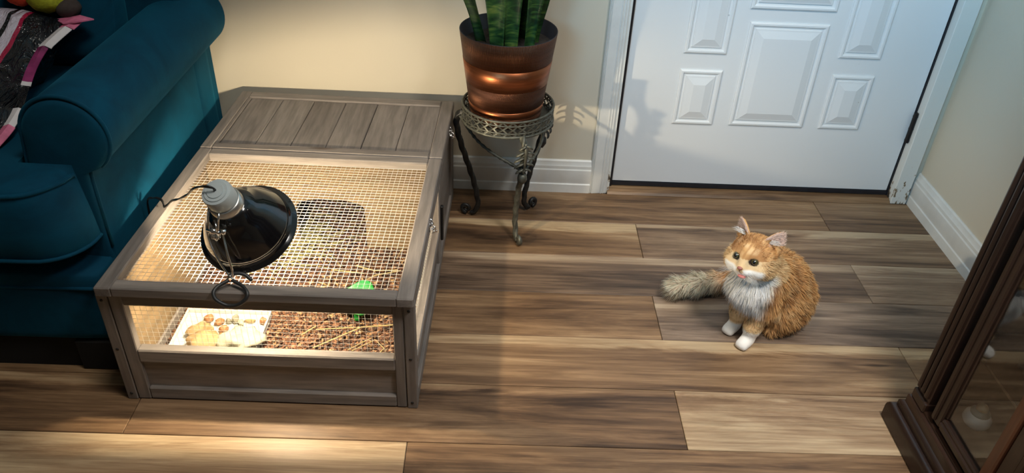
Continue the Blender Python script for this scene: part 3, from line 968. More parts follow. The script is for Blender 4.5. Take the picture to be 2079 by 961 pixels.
smooth_by_angle(b.build('arm', M_vel, sofa), 50)
# arm front panel, puffed, and welt
core = [(x, z) for x, z in ap]
def ring(k, y): return [(ACX + (x - ACX) * k, y, max(.085, .48 + (z - .48) * k)) for x, z in core]
b = MB(); rings = [ring(.97, 1.4215), ring(.955, 1.414), ring(.90, 1.409), ring(.7, 1.4065), ring(.35, 1.406)]
for rg in rings: b.v += rg
for i in range(len(rings) - 1):
    for k in range(n):
        b.f.append((i * n + k, (i + 1) * n + k, (i + 1) * n + (k + 1) % n, i * n + (k + 1) % n))
b.f.append(tuple((len(rings) - 1) * n + k for k in range(n)))
smooth_by_angle(b.build('arm_front', M_vel, sofa), 60)
MB().tube([(x, 1.4175, z) for x, z in [(ACX + (x - ACX) * .99, .48 + (z - .48) * .995) for x, z in core] if z > .1], .0046, 8).build('arm_welt', M_vel, sofa, smooth=True)
# base rail with welt, plinth
soft_box((-1.52, 1.72, .187), (.682, .385, .098), .02, 10).build('base_rail', M_vel, sofa, smooth=True)
MB().tube([(-2.19, 1.336, .243), (-.862, 1.336, .243), (-.844, 1.345, .243), (-.838, 1.36, .243)], .0042, 8).build('base_welt', M_vel, sofa, smooth=True)
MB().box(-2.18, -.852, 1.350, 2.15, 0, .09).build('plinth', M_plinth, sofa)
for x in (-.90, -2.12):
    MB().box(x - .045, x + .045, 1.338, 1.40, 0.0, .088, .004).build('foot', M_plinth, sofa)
# seat cushion wrapping round the arm front
def cush():
    b = MB(); prof = []
    # plan outline (x, y), counter-clockwise, front right corner rounded
    pl = [(-1.60, 1.300), (-1.2, 1.299), (-.960, 1.300)]
    for i in range(1, 10):
        a = math.radians(-90 + 90 * i / 9)
        pl.append((-.945 + .098 * math.cos(a), 1.398 + .098 * math.sin(a) - .0))
    pl += [(-.847, 1.405), (-.972, 1.408), (-.975, 1.60), (-.975, 1.90), (-1.60, 1.90)]
    N = len(pl); c = Vector((-1.15, 1.6, 0))
    lev = [(.335, -.012, 0), (.338, -.004, 0), (.344, 0, 0), (.40, .004, 1), (.45, .003, 1), (.488, -.004, 1), (.498, -.010, 1), (.505, -.022, 1), (.511, -.06, 1)]
    for z, off, f in lev:
        for i, (x, y) in enumerate(pl):
            t = Vector((pl[(i + 1) % N][0] - pl[i - 1][0], pl[(i + 1) % N][1] - pl[i - 1][1], 0)).normalized()
            nn = Vector((t.y, -t.x, 0))
            k = off if y < 1.404 else 0.0
            # the bolster slopes back toward the top at the ear
            lean = -.035 * max(0, (z - .36) / .15) * max(0, min(1, (x + .99) / .12)) if z > .36 else 0
            b.v.append((x + nn.x * k + lean * .5, y + nn.y * k - lean * .35 * (1 if y < 1.395 else 0), z))
    for l in range(len(lev) - 1):
        for i in range(N):
            b.f.append((l * N + i, l * N + (i + 1) % N, (l + 1) * N + (i + 1) % N, (l + 1) * N + i))
    b.f.append(tuple((len(lev) - 1) * N + i for i in range(N))); b.f.append(tuple(range(N - 1, -1, -1)))
    return b, pl
cb, pl = cush()
seat = smooth_by_angle(cb.build('seat_cushion', M_vel, sofa), 48)
def welt(z, off, rad, lo=0):
    pts = [(x, y - off if y < 1.39 else y, z) for x, y in pl[0:13]]
    MB().tube(pts, rad, 8).build('cushion_welt', M_vel, seat, smooth=True)
welt(.341, .003, .0042)
def top_welt():
    pts = []
    z = .490
    for i, (x, y) in enumerate(pl[0:13]):
        t = Vector((pl[(i + 1) % len(pl)][0] - pl[i - 1][0], pl[(i + 1) % len(pl)][1] - pl[i - 1][1], 0)).normalized()
        nn = Vector((t.y, -t.x, 0)); lean = -.035 * ((z - .36) / .15) * max(0, min(1, (x + .99) / .12))
        k = -.004
        pts.append((x + nn.x * k + lean * .5, y + nn.y * k - lean * .35 * (1 if y < 1.395 else 0), z))
    MB().tube(pts, .0048, 8).build('cushion_welt', M_vel, seat, smooth=True)
top_welt()
# back and back cushion
soft_box((-1.52, 2.098, .42), (.685, .090, .36), .05, 12).build('sofa_back', M_vel, sofa, smooth=True)
soft_box((-1.282, 1.975, .70), (.322, .075, .195), .06, 14, (0, .02, .01), -.16).build('back_cushion', M_vel, sofa, smooth=True)
MB().tube(bez([(-.975, 1.900, .53), (-.966, 1.925, .62), (-.966, 1.955, .72), (-.98, 1.99, .85)], 6), .004, 8).build('cushion_welt', M_vel, sofa, smooth=True)

# ------------------------------------------------------------------ striped plastic bag on the seat
def bag_mat():
    m, nt, bs = new_mat('glossy_striped_bag')
    tc = nt.nodes.new('ShaderNodeTexCoord'); sp = nt.nodes.new('ShaderNodeSeparateXYZ')
    nt.links.new(tc.outputs['Object'], sp.inputs[0])
    mr = nt.nodes.new('ShaderNodeMapRange'); mr.inputs[1].default_value = 0; mr.inputs[2].default_value = -.40
    nt.links.new(sp.outputs[0], mr.inputs[0])
    K, LI, CR, PK, WH = (.008, .010, .014), (.58, .53, .64), (.36, .015, .06), (.62, .16, .26), (.75, .72, .76)
    r = ramp(nt, [(0, K), (.118, CR), (.140, LI), (.180, K), (.200, LI), (.275, (.40, .30, .38)), (.29, LI), (.315, (.48, .08, .16)), (.33, WH), (.35, K), (.365, WH), (.385, CR), (.40, WH), (.43, PK), (.52, (.10, .10, .25)), (.58, PK)], 'CONSTANT')
    nt.links.new(mr.outputs[0], r.inputs[0]); nt.links.new(r.outputs[0], bs.inputs['Base Color'])
    bs.inputs['Roughness'].default_value = .10
    mp = coords(nt, (30, 11, 14), (0, 0, .5))
    n = noise_tex(nt, mp.outputs[0], 1.0, 4, .55, 1.2)
    bump(nt, n.outputs[0], bs, 1.0, .03)
    return m
M_bag = bag_mat()
M_pink = plain('pink_film', (.62, .17, .30), .22, var=.35, scale=25)
M_seam = plain('magenta_film', (.22, .03, .12), .2, var=.5, scale=25)
M_white = plain('white_film', (.72, .70, .74), .25, var=.08)
bag = thing('striped_bag', (-1.060, 1.74, .515), 'glossy black bag with pink and lilac stripes lying on the teal sofa', 'bag')
B0 = Vector((-1.060, 1.46, .535))
def bagp(s, t, top):
    """s 0..1 along the right edge, t 0..1 to the left; returns a point of the pillow surface"""
    y = 1.43 + .42 * s; edge_z = .514 + .135 * s ** 1.25
    x = -1.060 - .42 * t + .012 * math.sin(2.2 * PI * s) * (1 - t) + .022 * max(0, s - .8) / .2 * (1 - t)
    puff = (min(1, 4.2 * t) * min(1, 4 * (1 - t))) ** .6 * (min(1, 5 * s + .15) * min(1, 6.5 * (1 - s) + .02)) ** .5
    h = edge_z + (.058 if top else 0) * puff
    if top: h += .010 * noise.noise(Vector((x * 9, y * 5, .4))) * puff + .009 * (1 - 2 * abs(noise.noise(Vector((x * 20 + y * 6, y * 9, 4))))) * puff
    if not top: h = edge_z - (edge_z - .5125) * min(1, puff * 1.6)
    return Vector((x, y + .05 * t * s, h))
b = MB(); NS, NT = 40, 44
for top in (True, False):
    o_ = len(b.v)
    for i in range(NS + 1):
        for j in range(NT + 1): b.v.append(tuple(bagp(i / NS, j / NT, top)))
    for i in range(NS):
        for j in range(NT):
            q = (o_ + i * (NT + 1) + j, o_ + (i + 1) * (NT + 1) + j, o_ + (i + 1) * (NT + 1) + j + 1, o_ + i * (NT + 1) + j + 1)
            b.f.append(q if top else q[::-1])
b.build('bag_body', M_bag, bag, smooth=True, loc=(-1.060, 1.46, .53))
def strip(s0, s1, w, mat, nm, lift=.0, wob=.004):
    b = MB(); k = 14
    for i in range(k + 1):
        s = s0 + (s1 - s0) * i / k
        p = bagp(s, 0, True)
        for d, dz in ((-.004, .004), (w * .5, .006 + wob * math.sin(9 * s)), (w, .002)):
            b.v.append((p.x + d, p.y, p.z + dz + lift)); 
        for d, dz in ((w, .0005), (w * .5, .0045 + wob * math.sin(9 * s)), (-.004, .002)):
            b.v.append((p.x + d, p.y, p.z + dz + lift))
    for i in range(k):
        for j in range(6):
            b.f.append((i * 6 + j, (i + 1) * 6 + j, (i + 1) * 6 + (j + 1) % 6, i * 6 + (j + 1) % 6))
    b.f += [(5, 4, 3, 2, 1, 0), tuple(k * 6 + j for j in range(6))]
    b.build(nm, mat, bag)
strip(.02, .20, .022, M_pink, 'side_seam'); strip(.201, .33, .020, M_white, 'side_seam')
strip(.331, .50, .017, M_bag, 'side_seam'); strip(.501, .53, .019, M_white, 'side_seam'); strip(.531, .78, .019, M_seam, 'side_seam'); strip(.781, .93, .026, M_white, 'side_seam'); strip(.931, 1.0, .03, M_pink, 'side_seam')
# flared pink corner tip
p = bagp(.97, 0, True)
b = MB()
tipv = [p + Vector(d) for d in ((-.030, .008, .010), (-.002, -.012, .008), (.022, -.008, .010), (.050, .006, .012), (.058, .020, .010), (.024, .026, .016), (.002, .020, .012))]
b.v = [tuple(q) for q in tipv] + [tuple(q - Vector((0, 0, .003))) for q in tipv]
b.f = [tuple(range(7)), tuple(range(13, 6, -1))] + [(k, (k + 1) % 7, 7 + (k + 1) % 7, 7 + k) for k in range(7)]
b.build('corner_tip', M_pink, bag, fix=True)
# ------------------------------------------------------------------ plush toy behind the bag
M_yel = plain('yellow_green_plush', (.36, .38, .02), .9, var=.25, scale=120, bmp=.6)
M_red = plain('red_orange_plush', (.62, .055, .02), .9, var=.2, scale=120, bmp=.6)
M_brn = plain('brown_plush', (.045, .032, .03), .9, var=.2, scale=90, bmp=.4)
toy = thing('plush_toy', (-1.09, 1.85, .655), 'yellow-green and red plush toy lying behind the striped bag', 'toy')
MB().ball((-1.088, 1.872, .700), (.044, .04, .040), 24, 16, None, .12, 9, 3).build('body', M_yel, toy, smooth=True)
MB().ball((-1.146, 1.87, .708), (.032, .034, .032), 20, 14, None, .12, 9, 5).build('red_head', M_red, toy, smooth=True, label='red-orange plush head')
MB().ball((-1.040, 1.872, .672), (.024, .030, .022), 18, 12, Matrix.Rotation(-.7, 3, 'Z'), .1, 7, 8).build('brown_foot', M_brn, toy, smooth=True, label='dark brown plush foot')

# ================================================================== PLANT STAND
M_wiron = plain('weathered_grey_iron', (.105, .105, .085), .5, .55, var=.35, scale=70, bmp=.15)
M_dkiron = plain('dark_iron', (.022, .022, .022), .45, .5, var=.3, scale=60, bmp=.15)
SX, SY = .029, 2.036
stand = thing('plant_stand', (SX, SY, 0), 'wrought iron plant stand with pierced rim and twisted legs by the wall', 'plant stand')
RR = .128
rg = MB()
def circ(r, z, n=64): return [(SX + r * math.cos(2 * PI * k / n), SY + r * math.sin(2 * PI * k / n), z) for k in range(n)]
rg.tube(circ(RR, .3945), .0034, 8, closed=True)
rg.tube(circ(RR, .349), .0040, 8, closed=True)
rg.build('rim_ring', M_wiron, stand, smooth=True)
lt = MB(); NSTR = 30
for fam in (1, -1):
    for k in range(NSTR):
        a0 = 2 * PI * k / NSTR
        seg = 8; vs_ = []
        for i in range(seg + 1):
            t = i / seg
            a = a0 + fam * (t * 2.0 * 2 * PI / NSTR)
            r = RR + .0012 * fam * math.cos(t * PI * 4)
            z = .3505 + .042 * t
            da = .0032 / RR
            for dr, dd in ((-.0008, -da), (.0008, -da), (.0008, da), (-.0008, da)):
                vs_.append((SX + (r + dr) * math.cos(a + dd), SY + (r + dr) * math.sin(a + dd), z))
        fs = []
        for i in range(seg):
            for j in range(4): fs.append((i * 4 + j, i * 4 + (j + 1) % 4, i * 4 + 4 + (j + 1) % 4, i * 4 + 4 + j))
        lt.add(vs_, fs)
for r_, z_, h_ in ((RR, .3605, .0022), (RR, .3825, .0022)):
    lt.tube(circ(RR, z_), h_, 6, closed=True)
lt.build('pierced_band', M_wiron, stand, kind='stuff')
MB().lathe([(.0, .352), (.126, .352), (.126, .3555), (.0, .3555)], 48, Matrix.Translation((SX, SY, 0))).build('support_plate', M_wiron, stand)
def leg(az, prof, mat, scroll, nm='leg'):
    ca, sa = math.cos(az), math.sin(az)
    P = lambda r, z, o=0: Vector((SX + r * ca - o * sa, SY + r * sa + o * ca, z))
    top = bez([P(r, z) for r, z in prof], 9)
    L_ = MB().tube(top, [.0088 - .0018 * i / len(top) for i in range(len(top))], 16, lobes=3, depth=.20, twist=150).build(nm, mat, stand, smooth=True)
    b = MB()
    r0, z0 = prof[-1]
    pts = []
    for i in range(26):
        t = i / 25
        a = math.radians(-95 + 430 * t)
        rad = scroll * (1 - .62 * t)
        pts.append(P(r0 + scroll * .95 + rad * math.cos(a) - scroll * .9 * 0, z0 + scroll + rad * math.sin(a) - .0))
    pts = [P(r0, z0 + .006)] + pts[0:] if False else pts
    b.tube(pts, [.0070 - .0022 * i / 25 for i in range(26)], 12, lobes=3, depth=.12, twist=150)
    b.build('scroll_foot', mat, L_, smooth=True)
    return P
profA = [(.130, .350), (.146, .336), (.150, .305), (.138, .250), (.118, .190), (.098, .130), (.085, .075), (.082, .040), (.091, .015), (.104, .0078)]
profF = [(.127, .350), (.141, .336), (.144, .305), (.136, .250), (.121, .190), (.108, .130), (.103, .075), (.107, .040), (.118, .015), (.131, .0078)]
FA, LA, BA = math.radians(-71), math.radians(168), math.radians(40)
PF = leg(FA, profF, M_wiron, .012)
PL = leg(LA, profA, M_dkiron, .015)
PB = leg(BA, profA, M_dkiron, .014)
# acanthus leaf on each knee
def leaf(P, mat):
    b = MB()
    mid_ = [(.152, .344), (.157, .325), (.156, .300), (.150, .272), (.142, .245)]
    b.tube(bez([P(r + .004, z) for r, z in mid_], 5), [.0045 + .0012 * math.sin(i * .3) for i in range(21)], 10)
    for s in (-1, 1):
        for i in range(5):
            z = .335 - .019 * i; r = .157 - .0028 * i
            w = (.019, .026, .029, .027, .021)[i]
            b.tube(bez([P(r + .002, z + .004, 0), P(r + .006, z + .001, s * w * .5), P(r + .002, z - .006, s * w * .9), P(r - .003, z - .013, s * w)], 4), [.0030, .0044, .0052, .0054, .0054, .0052, .0050, .0047, .0043, .0038, .0032, .0024, .0014], 8, flat=.6)
    b.tube([P(.145, .243), P(.141, .226), P(.136, .212)], [.0105, .0140, .0088], 12)
    b.build('leaf_ornament', mat, stand, smooth=True)
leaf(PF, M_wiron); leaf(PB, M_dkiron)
def swag(A, B_, drop, mat):
    pts = []
    for i in range(31):
        t = i / 30
        p = A.lerp(B_, t); p.z -= drop * math.sin(PI * t)
        d = Vector((p.x - SX, p.y - SY, 0)); d.normalize()
        p += d * .02 * math.sin(PI * t)
        pts.append(p)
    MB().tube(pts, .0042, 12, lobes=2, depth=.28, twist=300).build('twisted_swag', mat, stand, smooth=True)
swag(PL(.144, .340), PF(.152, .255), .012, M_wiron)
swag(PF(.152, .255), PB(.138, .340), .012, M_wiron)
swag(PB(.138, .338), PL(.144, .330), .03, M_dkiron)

# ------------------------------------------------------------------ copper pot
def copper(name, kind):
    m, nt, bs = new_mat(name)
    tc = nt.nodes.new('ShaderNodeTexCoord')
    mp = nt.nodes.new('ShaderNodeMapping'); mp.inputs['Scale'].default_value = (6, 6, 160)
    nt.links.new(tc.outputs['Object'], mp.inputs['Vector'])
    n = noise_tex(nt, mp.outputs[0], 1.0, 3, .6)
    cols = {'bright': [(.23, .073, .028), (.36, .12, .05)], 'ribbed': [(.085, .034, .018), (.135, .054, .027)], 'hatched': [(.075, .031, .018), (.14, .057, .03)], 'dark': [(.13, .046, .022), (.19, .07, .034)]}[kind]
    r = ramp(nt, [(.3, cols[0]), (.7, cols[1])]); nt.links.new(n.outputs[0], r.inputs[0])
    nt.links.new(r.outputs[0], bs.inputs['Base Color'])
    bs.inputs['Metallic'].default_value = .92
    bs.inputs['Roughness'].default_value = .36 if kind in ('bright', 'dark') else .44
    if kind in ('ribbed', 'hatched'):
        # radial ribs: angle -> sine
        sp = nt.nodes.new('ShaderNodeSeparateXYZ'); nt.links.new(tc.outputs['Object'], sp.inputs[0])
        an = math_n(nt, 'ARCTAN2', sp.outputs[1], sp.outputs[0])
        ph = math_n(nt, 'MULTIPLY', an, 230.0)
        if kind == 'hatched': ph = math_n(nt, 'ADD', ph, math_n(nt, 'MULTIPLY', sp.outputs[2], 1700.0))
        w = math_n(nt, 'SINE', ph)
        bump(nt, w, bs, .55, .0012)
    else:
        bump(nt, n.outputs[0], bs, .2, .0006)
    return m
PZ0, PZ1 = .3565, .606
def pr(z): return .099 + (.1315 - .099) * (z - PZ0) / (PZ1 - PZ0)
PX, PY = .022, 2.040
pot = thing('copper_pot', (PX, PY, PZ0), 'tapered copper planter with ribbed and brushed bands on the iron stand', 'planter')
bands = [(.3565, .386, 'dark'), (.386, .407, 'bright'), (.407, .468, 'hatched'), (.468, .530, 'bright'), (.530, .606, 'ribbed')]
MPt = Matrix.Translation((PX, PY, 0))
mats = {k: copper('copper_' + k, k) for k in ('bright', 'ribbed', 'hatched', 'dark')}
for z0, z1, k in bands:
    st = .0006 if k == 'bright' else 0
    pf = [(pr(z0) - .002, z0), (pr(z0) + st, z0 + .0008), (pr(z1) + st, z1 - .0008), (pr(z1) - .002, z1)]
    MB().lathe(pf, 96, MPt).build('pot_band', mats[k], pot, smooth=True, loc=(PX, PY, z0))
M_potin = plain('dark_pot_lining', (.018, .018, .024), .5, .2)
MB().lathe([(.0, .372), (.10, .372), (pr(.606) - .003, .6055), (pr(.606) - .0005, .6068), (pr(.606), .6055)], 72, MPt).build('pot_lining', M_potin, pot, smooth=True)
MB().lathe([(.0, .3562), (.0985, .3562), (.0992, .3572)], 64, MPt).build('pot_bottom', M_potin, pot)
M_soil = plain('potting_soil', (.022, .016, .012), .95, var=.5, scale=120, bmp=1.0)
MB().lathe([(.0, .572), (.06, .574), (.10, .570), (.1225, .566)], 40, MPt).build('soil', M_soil, pot, smooth=True)
# ------------------------------------------------------------------ snake plant
def leaf_mat():
    m, nt, bs = new_mat('snake_plant_leaf')
    tc = nt.nodes.new('ShaderNodeTexCoord')
    mp = nt.nodes.new('ShaderNodeMapping'); mp.inputs['Scale'].default_value = (14, 14, 62)
    nt.links.new(tc.outputs['Object'], mp.inputs['Vector'])
    n = noise_tex(nt, mp.outputs[0], 1.0, 3, .55, 1.8)
    n2 = noise_tex(nt, tc.outputs['Object'], 16, 2)
    r = ramp(nt, [(.36, (.005, .022, .008)), (.50, (.016, .058, .014)), (.64, (.055, .115, .022)), (.75, (.13, .17, .035))])
    s = math_n(nt, 'ADD', n.outputs[0], math_n(nt, 'MULTIPLY', math_n(nt, 'SUBTRACT', n2.outputs[0], .5), .5))
    nt.links.new(s, r.inputs[0]); nt.links.new(r.outputs[0], bs.inputs['Base Color'])
    bs.inputs['Roughness'].default_value = .38
    bump(nt, n.outputs[0], bs, .15, .001)
    return m
M_leaf = leaf_mat()
plant = thing('snake_plant', (PX, PY, .565), 'snake plant with broad banded green leaves in the copper planter', 'plant')
def blade(x, y, az, w, h, lean, curl, top=.72, seed=0):
    """upright cupped sword leaf; az = direction the cup opens to"""
    b = MB(); ns, nc = 26, 8
    ca, sa = math.cos(az), math.sin(az)
    for i in range(ns + 1):
        t = i / ns
        z = .560 + h * t
        wd_ = w * (.62 + .38 * min(1, t * 3.2)) * (1 - max(0, (t - top) / (1 - top)) ** 1.7 * .97) * .5
        cen = Vector((x + lean[0] * (.5 * t + .5 * t * t) * h, y + lean[1] * (.5 * t + .5 * t * t) * h, z))
        wobb = .16 * math.sin(t * 7 + seed)
        for side in (1, -1):
            for j in range(nc + 1):
                s = -1 + 2 * j / nc
                if side < 0: s = -s
                cup = curl * wd_ * (s * s - .4) + .006 * math.sin(t * 11 + seed) * s
                th = side * (.0022 * (1 - s * s * .8))
                a = wobb
                px_, py_ = s * wd_, -cup + th
                px_, py_ = px_ * math.cos(a) - py_ * math.sin(a), px_ * math.sin(a) + py_ * math.cos(a)
                # local x = width direction (perp to az), local y = thickness along -az
                b.v.append((cen.x - sa * px_ - ca * py_, cen.y + ca * px_ - sa * py_, cen.z))
    m_ = 2 * (nc + 1)
    for i in range(ns):
        for j in range(m_):
            b.f.append((i * m_ + j, i * m_ + (j + 1) % m_, (i + 1) * m_ + (j + 1) % m_, (i + 1) * m_ + j))
    b.f += [tuple(range(m_ - 1, -1, -1)), tuple(ns * m_ + j for j in range(m_))]
    b.build('leaf', M_leaf, plant, smooth=True, fix=True)
A = -PI / 2
blade(PX - .030, PY - .062, A - .15, .052, .48, (-.06, -.02), .5, seed=1)
blade(PX + .006, PY - .052, A + .1, .050, .55, (.02, -.05), .55, seed=2.2)
blade(PX + .052, PY - .040, A + .35, .044, .52, (.14, -.05), .7, seed=3.1)
blade(PX + .070, PY - .010, A + .9, .040, .42, (.12, .02), .8, seed=4)
blade(PX - .066, PY - .012, A - .6, .050, .50, (-.46, .0), .6, seed=5.4)
blade(PX + .0, PY + .015, A + .2, .055, .62, (.0, .05), .5, seed=6)
blade(PX + .036, PY + .020, A - .5, .048, .58, (.10, .06), .5, seed=7)
blade(PX - .040, PY + .035, A + 2.6, .050, .55, (-.12, .08), .5, seed=8)

# ================================================================== CURIO CABINET
DKW = [(.015, .007, .005), (.028, .013, .008), (.046, .022, .014)]
M_cz = wood('dark_cherry_z', DKW, 'z', 1.2, .34, .5, knots=False, bmp=.1)
M_cy = wood('dark_cherry_y', DKW, 'y', 1.2, .34, .5, knots=False, bmp=.1, seed=3)
M_lit_w = wood('lit_cherry_z', [(.07, .022, .010), (.10, .034, .015), (.13, .05, .022)], 'z', 1.2, .35, .5, knots=False, bmp=.1)  # same cherry as the frame, its lit red-brown put into the colour
M_cback = wood('cabinet_back_panel', [(.035, .022, .014), (.05, .03, .02), (.07, .045, .03)], 'y', 1, .5, .4, knots=False)
def glass():
    m, nt, bs = new_mat('cabinet_glass')
    bs.inputs['Base Color'].default_value = (.96, .98, .97, 1)
    bs.inputs['Roughness'].default_value = .02
    bs.inputs['Transmission Weight'].default_value = 1.0
    bs.inputs['IOR'].default_value = 1.45
    bs.inputs['Alpha'].default_value = 1.0
    return m
M_glass = glass()
CAB = thing('curio_cabinet', (1.16, .75, 0), 'dark cherry wood curio cabinet with glass doors against the right wall', 'cabinet')
CY1 = 1.240; CY0 = .15; CXB = WX - .016; CZ1 = 1.75
CXF = .940
# plinth mouldings: profile (x outward = smaller x) swept round the visible front and far end
def mould(name, prof, mat, z0):
    b = MB(); vs_ = []; k = len(prof)
    for out, z in prof:
        vs_ += [(CXF - out, CY0 - .0, z), (CXF - out, CY1 + out, z), (CXB, CY1 + out, z)]
    fs = []
    for i in range(k - 1):
        for j in range(2):
            fs.append((i * 3 + j, i * 3 + j + 1, (i + 1) * 3 + j + 1, (i + 1) * 3 + j))
    vs_ += [(CXB, CY0, prof[0][1]), (CXB, CY0, prof[-1][1])]
    t = len(vs_)
    fs.append((0, 1, 2, t - 2)); fs.append(((k - 1) * 3, (k - 1) * 3 + 1, (k - 1) * 3 + 2, t - 1))
    fs.append(tuple([t - 2] + [i * 3 for i in range(k)] + [t - 1])); fs.append(tuple([t - 2] + [i * 3 + 2 for i in range(k)] + [t - 1]))
    return smooth_by_angle(b.add(vs_, fs).build(name, mat, CAB), 32)
mould('base_moulding', [(.026, 0.0), (.0285, .004), (.0285, .036), (.0275, .043), (.024, .049), (.0185, .0525), (.014, .053)], M_cy, 0)
mould('base_step', [(.014, .053), (.014, .068), (.012, .071), (.006, .0745), (.005, .078), (.005, .094), (.003, .097), (.0, .098)], M_cy, 0)
MB().box(CXF + .002, CXB, CY0, CY1 - .002, .090, .104).build('bottom_board', M_cy, CAB)
MB().box(CXB - .012, CXB, CY0, CY1 - .004, .104, CZ1).build('back_board', M_cback, CAB)
MB().box(CXF + .03, CXB - .012, CY1 - .022, CY1 - .004, .104, CZ1).build('side_board', M_cback, CAB)
MB().box(CXF, CXB, CY0, CY1, CZ1, CZ1 + .04, .004).build('top_board', M_cy, CAB)
# corner post with reeds
b = MB().box(CXF + .004, CXF + .034, 1.186, CY1 - .001, .098, CZ1, .002)
for i, yy in enumerate((1.231, 1.214, 1.197)):
    b.tube([(CXF + .004, yy, .135), (CXF + .004, yy, CZ1 - .05)], .0072, 12)
b.build('corner_post', M_cz, CAB)
MB().box(CXF - .002, CXF + .034, 1.184, CY1 + .001, .098, .124, .003).build('post_block', M_cz, CAB)
# doors
def cdoor(y0, y1, m1, sw=.036, rw=.030):
    z0, z1 = .112, CZ1 - .012
    d = MB().box(CXF + .004, CXF + .024, y1 - sw, y1, z0, z1, .003)
    d.box(CXF - .0005, CXF + .010, y1 - .020, y1 - .008, z0 + .004, z1 - .004, .003)
    d.box(CXF + .010, CXF + .020, y1 - sw - .006, y1 - sw + .002, z0 + rw, z1 - rw, .002)
    dr = d.build('door', m1, CAB)
    MB().box(CXF + .004, CXF + .024, y0, y0 + sw * .72, z0, z1, .003).build('door_stile', M_lit_w if m1 is M_cz else m1, dr)
    rl_ = MB().box(CXF + .004, CXF + .024, y0 + sw * .72, y1 - sw, z0, z0 + rw, .003)
    rl_.box(CXF + .000, CXF + .010, y0 + sw * .72, y1 - sw, z0 + .008, z0 + rw - .008, .003)
    rl_.build('door_rail', M_cy, dr)
    MB().box(CXF + .004, CXF + .024, y0 + sw * .72, y1 - sw, z1 - rw, z1, .003).build('door_rail', M_cy, dr)
    MB().box(CXF + .013, CXF + .016, y0 + sw * .72 - .004, y1 - sw + .004, z0 + rw - .004, z1 - rw + .004).build('pane', M_glass, dr)
    return dr
cdoor(.961, 1.166, M_cz)
cdoor(.66, .922, M_cz)
cdoor(.38, .625, M_cz)
MB().box(CXF + .010, CXF + .030, .924, .959, .104, CZ1, .002).build('centre_post', M_cz, CAB)
MB().box(CXF + .010, CXF + .030, .627, .658, .104, CZ1, .002).build('centre_post', M_cz, CAB)
MB().box(CXF + .010, CXF + .030, CY0, .378, .104, CZ1, .002).build('centre_post', M_cz, CAB)
shelf = MB().box(CXF + .03, CXB - .013, CY0 + .01, CY1 - .023, .300, .306).build('glass_shelf', M_glass, CAB)
# ornaments inside
M_porc = plain('white_porcelain', (.72, .72, .66), .25, var=.05, scale=10)
M_porg = plain('grey_green_porcelain', (.30, .33, .27), .35, var=.1)
M_gold = plain('tan_knob_glaze', (.50, .38, .22), .35, var=.1)
ox, oy = 1.035, 1.150
orn = thing('ceramic_jar', (ox, oy, .104), 'small white ceramic jar with a stepped lid on the cabinet floor', 'ornament')
MO = Matrix.Translation((ox, oy, .1045))
MB().lathe([(0, 0), (.016, 0), (.024, .006), (.0285, .016), (.027, .027), (.020, .035), (.017, .036)], 32, MO).build('jar', M_porc, orn, smooth=True)
MB().lathe([(.0195, .0355), (.0195, .040), (.013, .044), (.0125, .047)], 28, MO).build('lid', M_porg, orn, smooth=True)
MB().lathe([(.012, .0465), (.012, .052), (.008, .0575), (0, .059)], 24, MO).build('knob', M_gold, orn, smooth=True)
fg = thing('porcelain_flowers', (1.09, 1.13, .306), 'white porcelain flower ornament on the glass shelf in the cabinet', 'ornament')
b = MB()
for i in range(9):
    a = i * 2.4; r = .012 + .004 * (i % 3)
    b.ball((1.09 + r * 1.6 * math.cos(a), 1.13 + r * 1.6 * math.sin(a), .322 + .008 * (i % 4)), (.014, .010, .008), 10, 7, Matrix.Rotation(a, 3, 'Z'))
b.build('blossom', M_porc, fg, smooth=True)
MB().lathe([(0, 0), (.028, 0), (.030, .006), (.018, .012), (.016, .02)], 24, Matrix.Translation((1.09, 1.13, .3062))).build('base', M_porc, fg, smooth=True)
fg2 = thing('porcelain_bird', (1.07, 1.055, .306), 'small white porcelain bird beside the flower ornament in the cabinet', 'ornament')
MB().ball((1.07, 1.055, .3245), (.026, .016, .0175), 18, 12, Matrix.Rotation(.6, 3, 'Z')).build('body', M_porc, fg2, smooth=True)
MB().ball((1.052, 1.043, .342), (.011, .010, .010), 14, 10).build('head', M_porc, fg2, smooth=True)
# ================================================================== CAT
import numpy as np
CO = np.array([.645, 1.527, 0.0])
CF = np.array([-.751, -.660, 0.0]); CL = np.array([.660, -.751, 0.0]); CU = np.array([0, 0, 1.0])
HC = np.array([.016, -.014, .256])                      # head centre, cat frame (forward, left, up)
hw = np.array([-.655, -.735, .10]); hw /= np.linalg.norm(hw)
hf = np.array([hw @ CF, hw @ CL, hw @ CU])              # head forward in cat frame
hl = np.cross([0, 0, 1.0], hf); hl /= np.linalg.norm(hl)
hu = np.cross(hf, hl)
_roll = math.radians(4)
hl, hu = hl * math.cos(_roll) + hu * math.sin(_roll), hu * math.cos(_roll) - hl * math.sin(_roll)
HS = 1.12
def hp(f, l, u): return HC + (hf * f + hl * l + hu * u) * HS
HM = np.array([hf, hl, hu])
def tow(P): return CO + P[..., 0:1] * CF + P[..., 1:2] * CL + P[..., 2:3] * CU
vox = .0030
gx = np.arange(-.285, .105, vox); gy = np.arange(-.275, .135, vox); gz = np.arange(-.006, .366, vox)
GX, GY, GZ = np.meshgrid(gx, gy, gz, indexing='ij')
G = np.stack([GX, GY, GZ], -1).reshape(-1, 3).astype(np.float32)
def ell(c, r, M=None):
    d = G - np.asarray(c, np.float32)
    if M is not None: d = d @ np.asarray(M, np.float32).T
    r = np.asarray(r, np.float32)
    k0 = np.sqrt(((d / r) ** 2).sum(1)); k1 = np.sqrt(((d / r ** 2) ** 2).sum(1)) + 1e-9
    return k0 * (k0 - 1) / k1
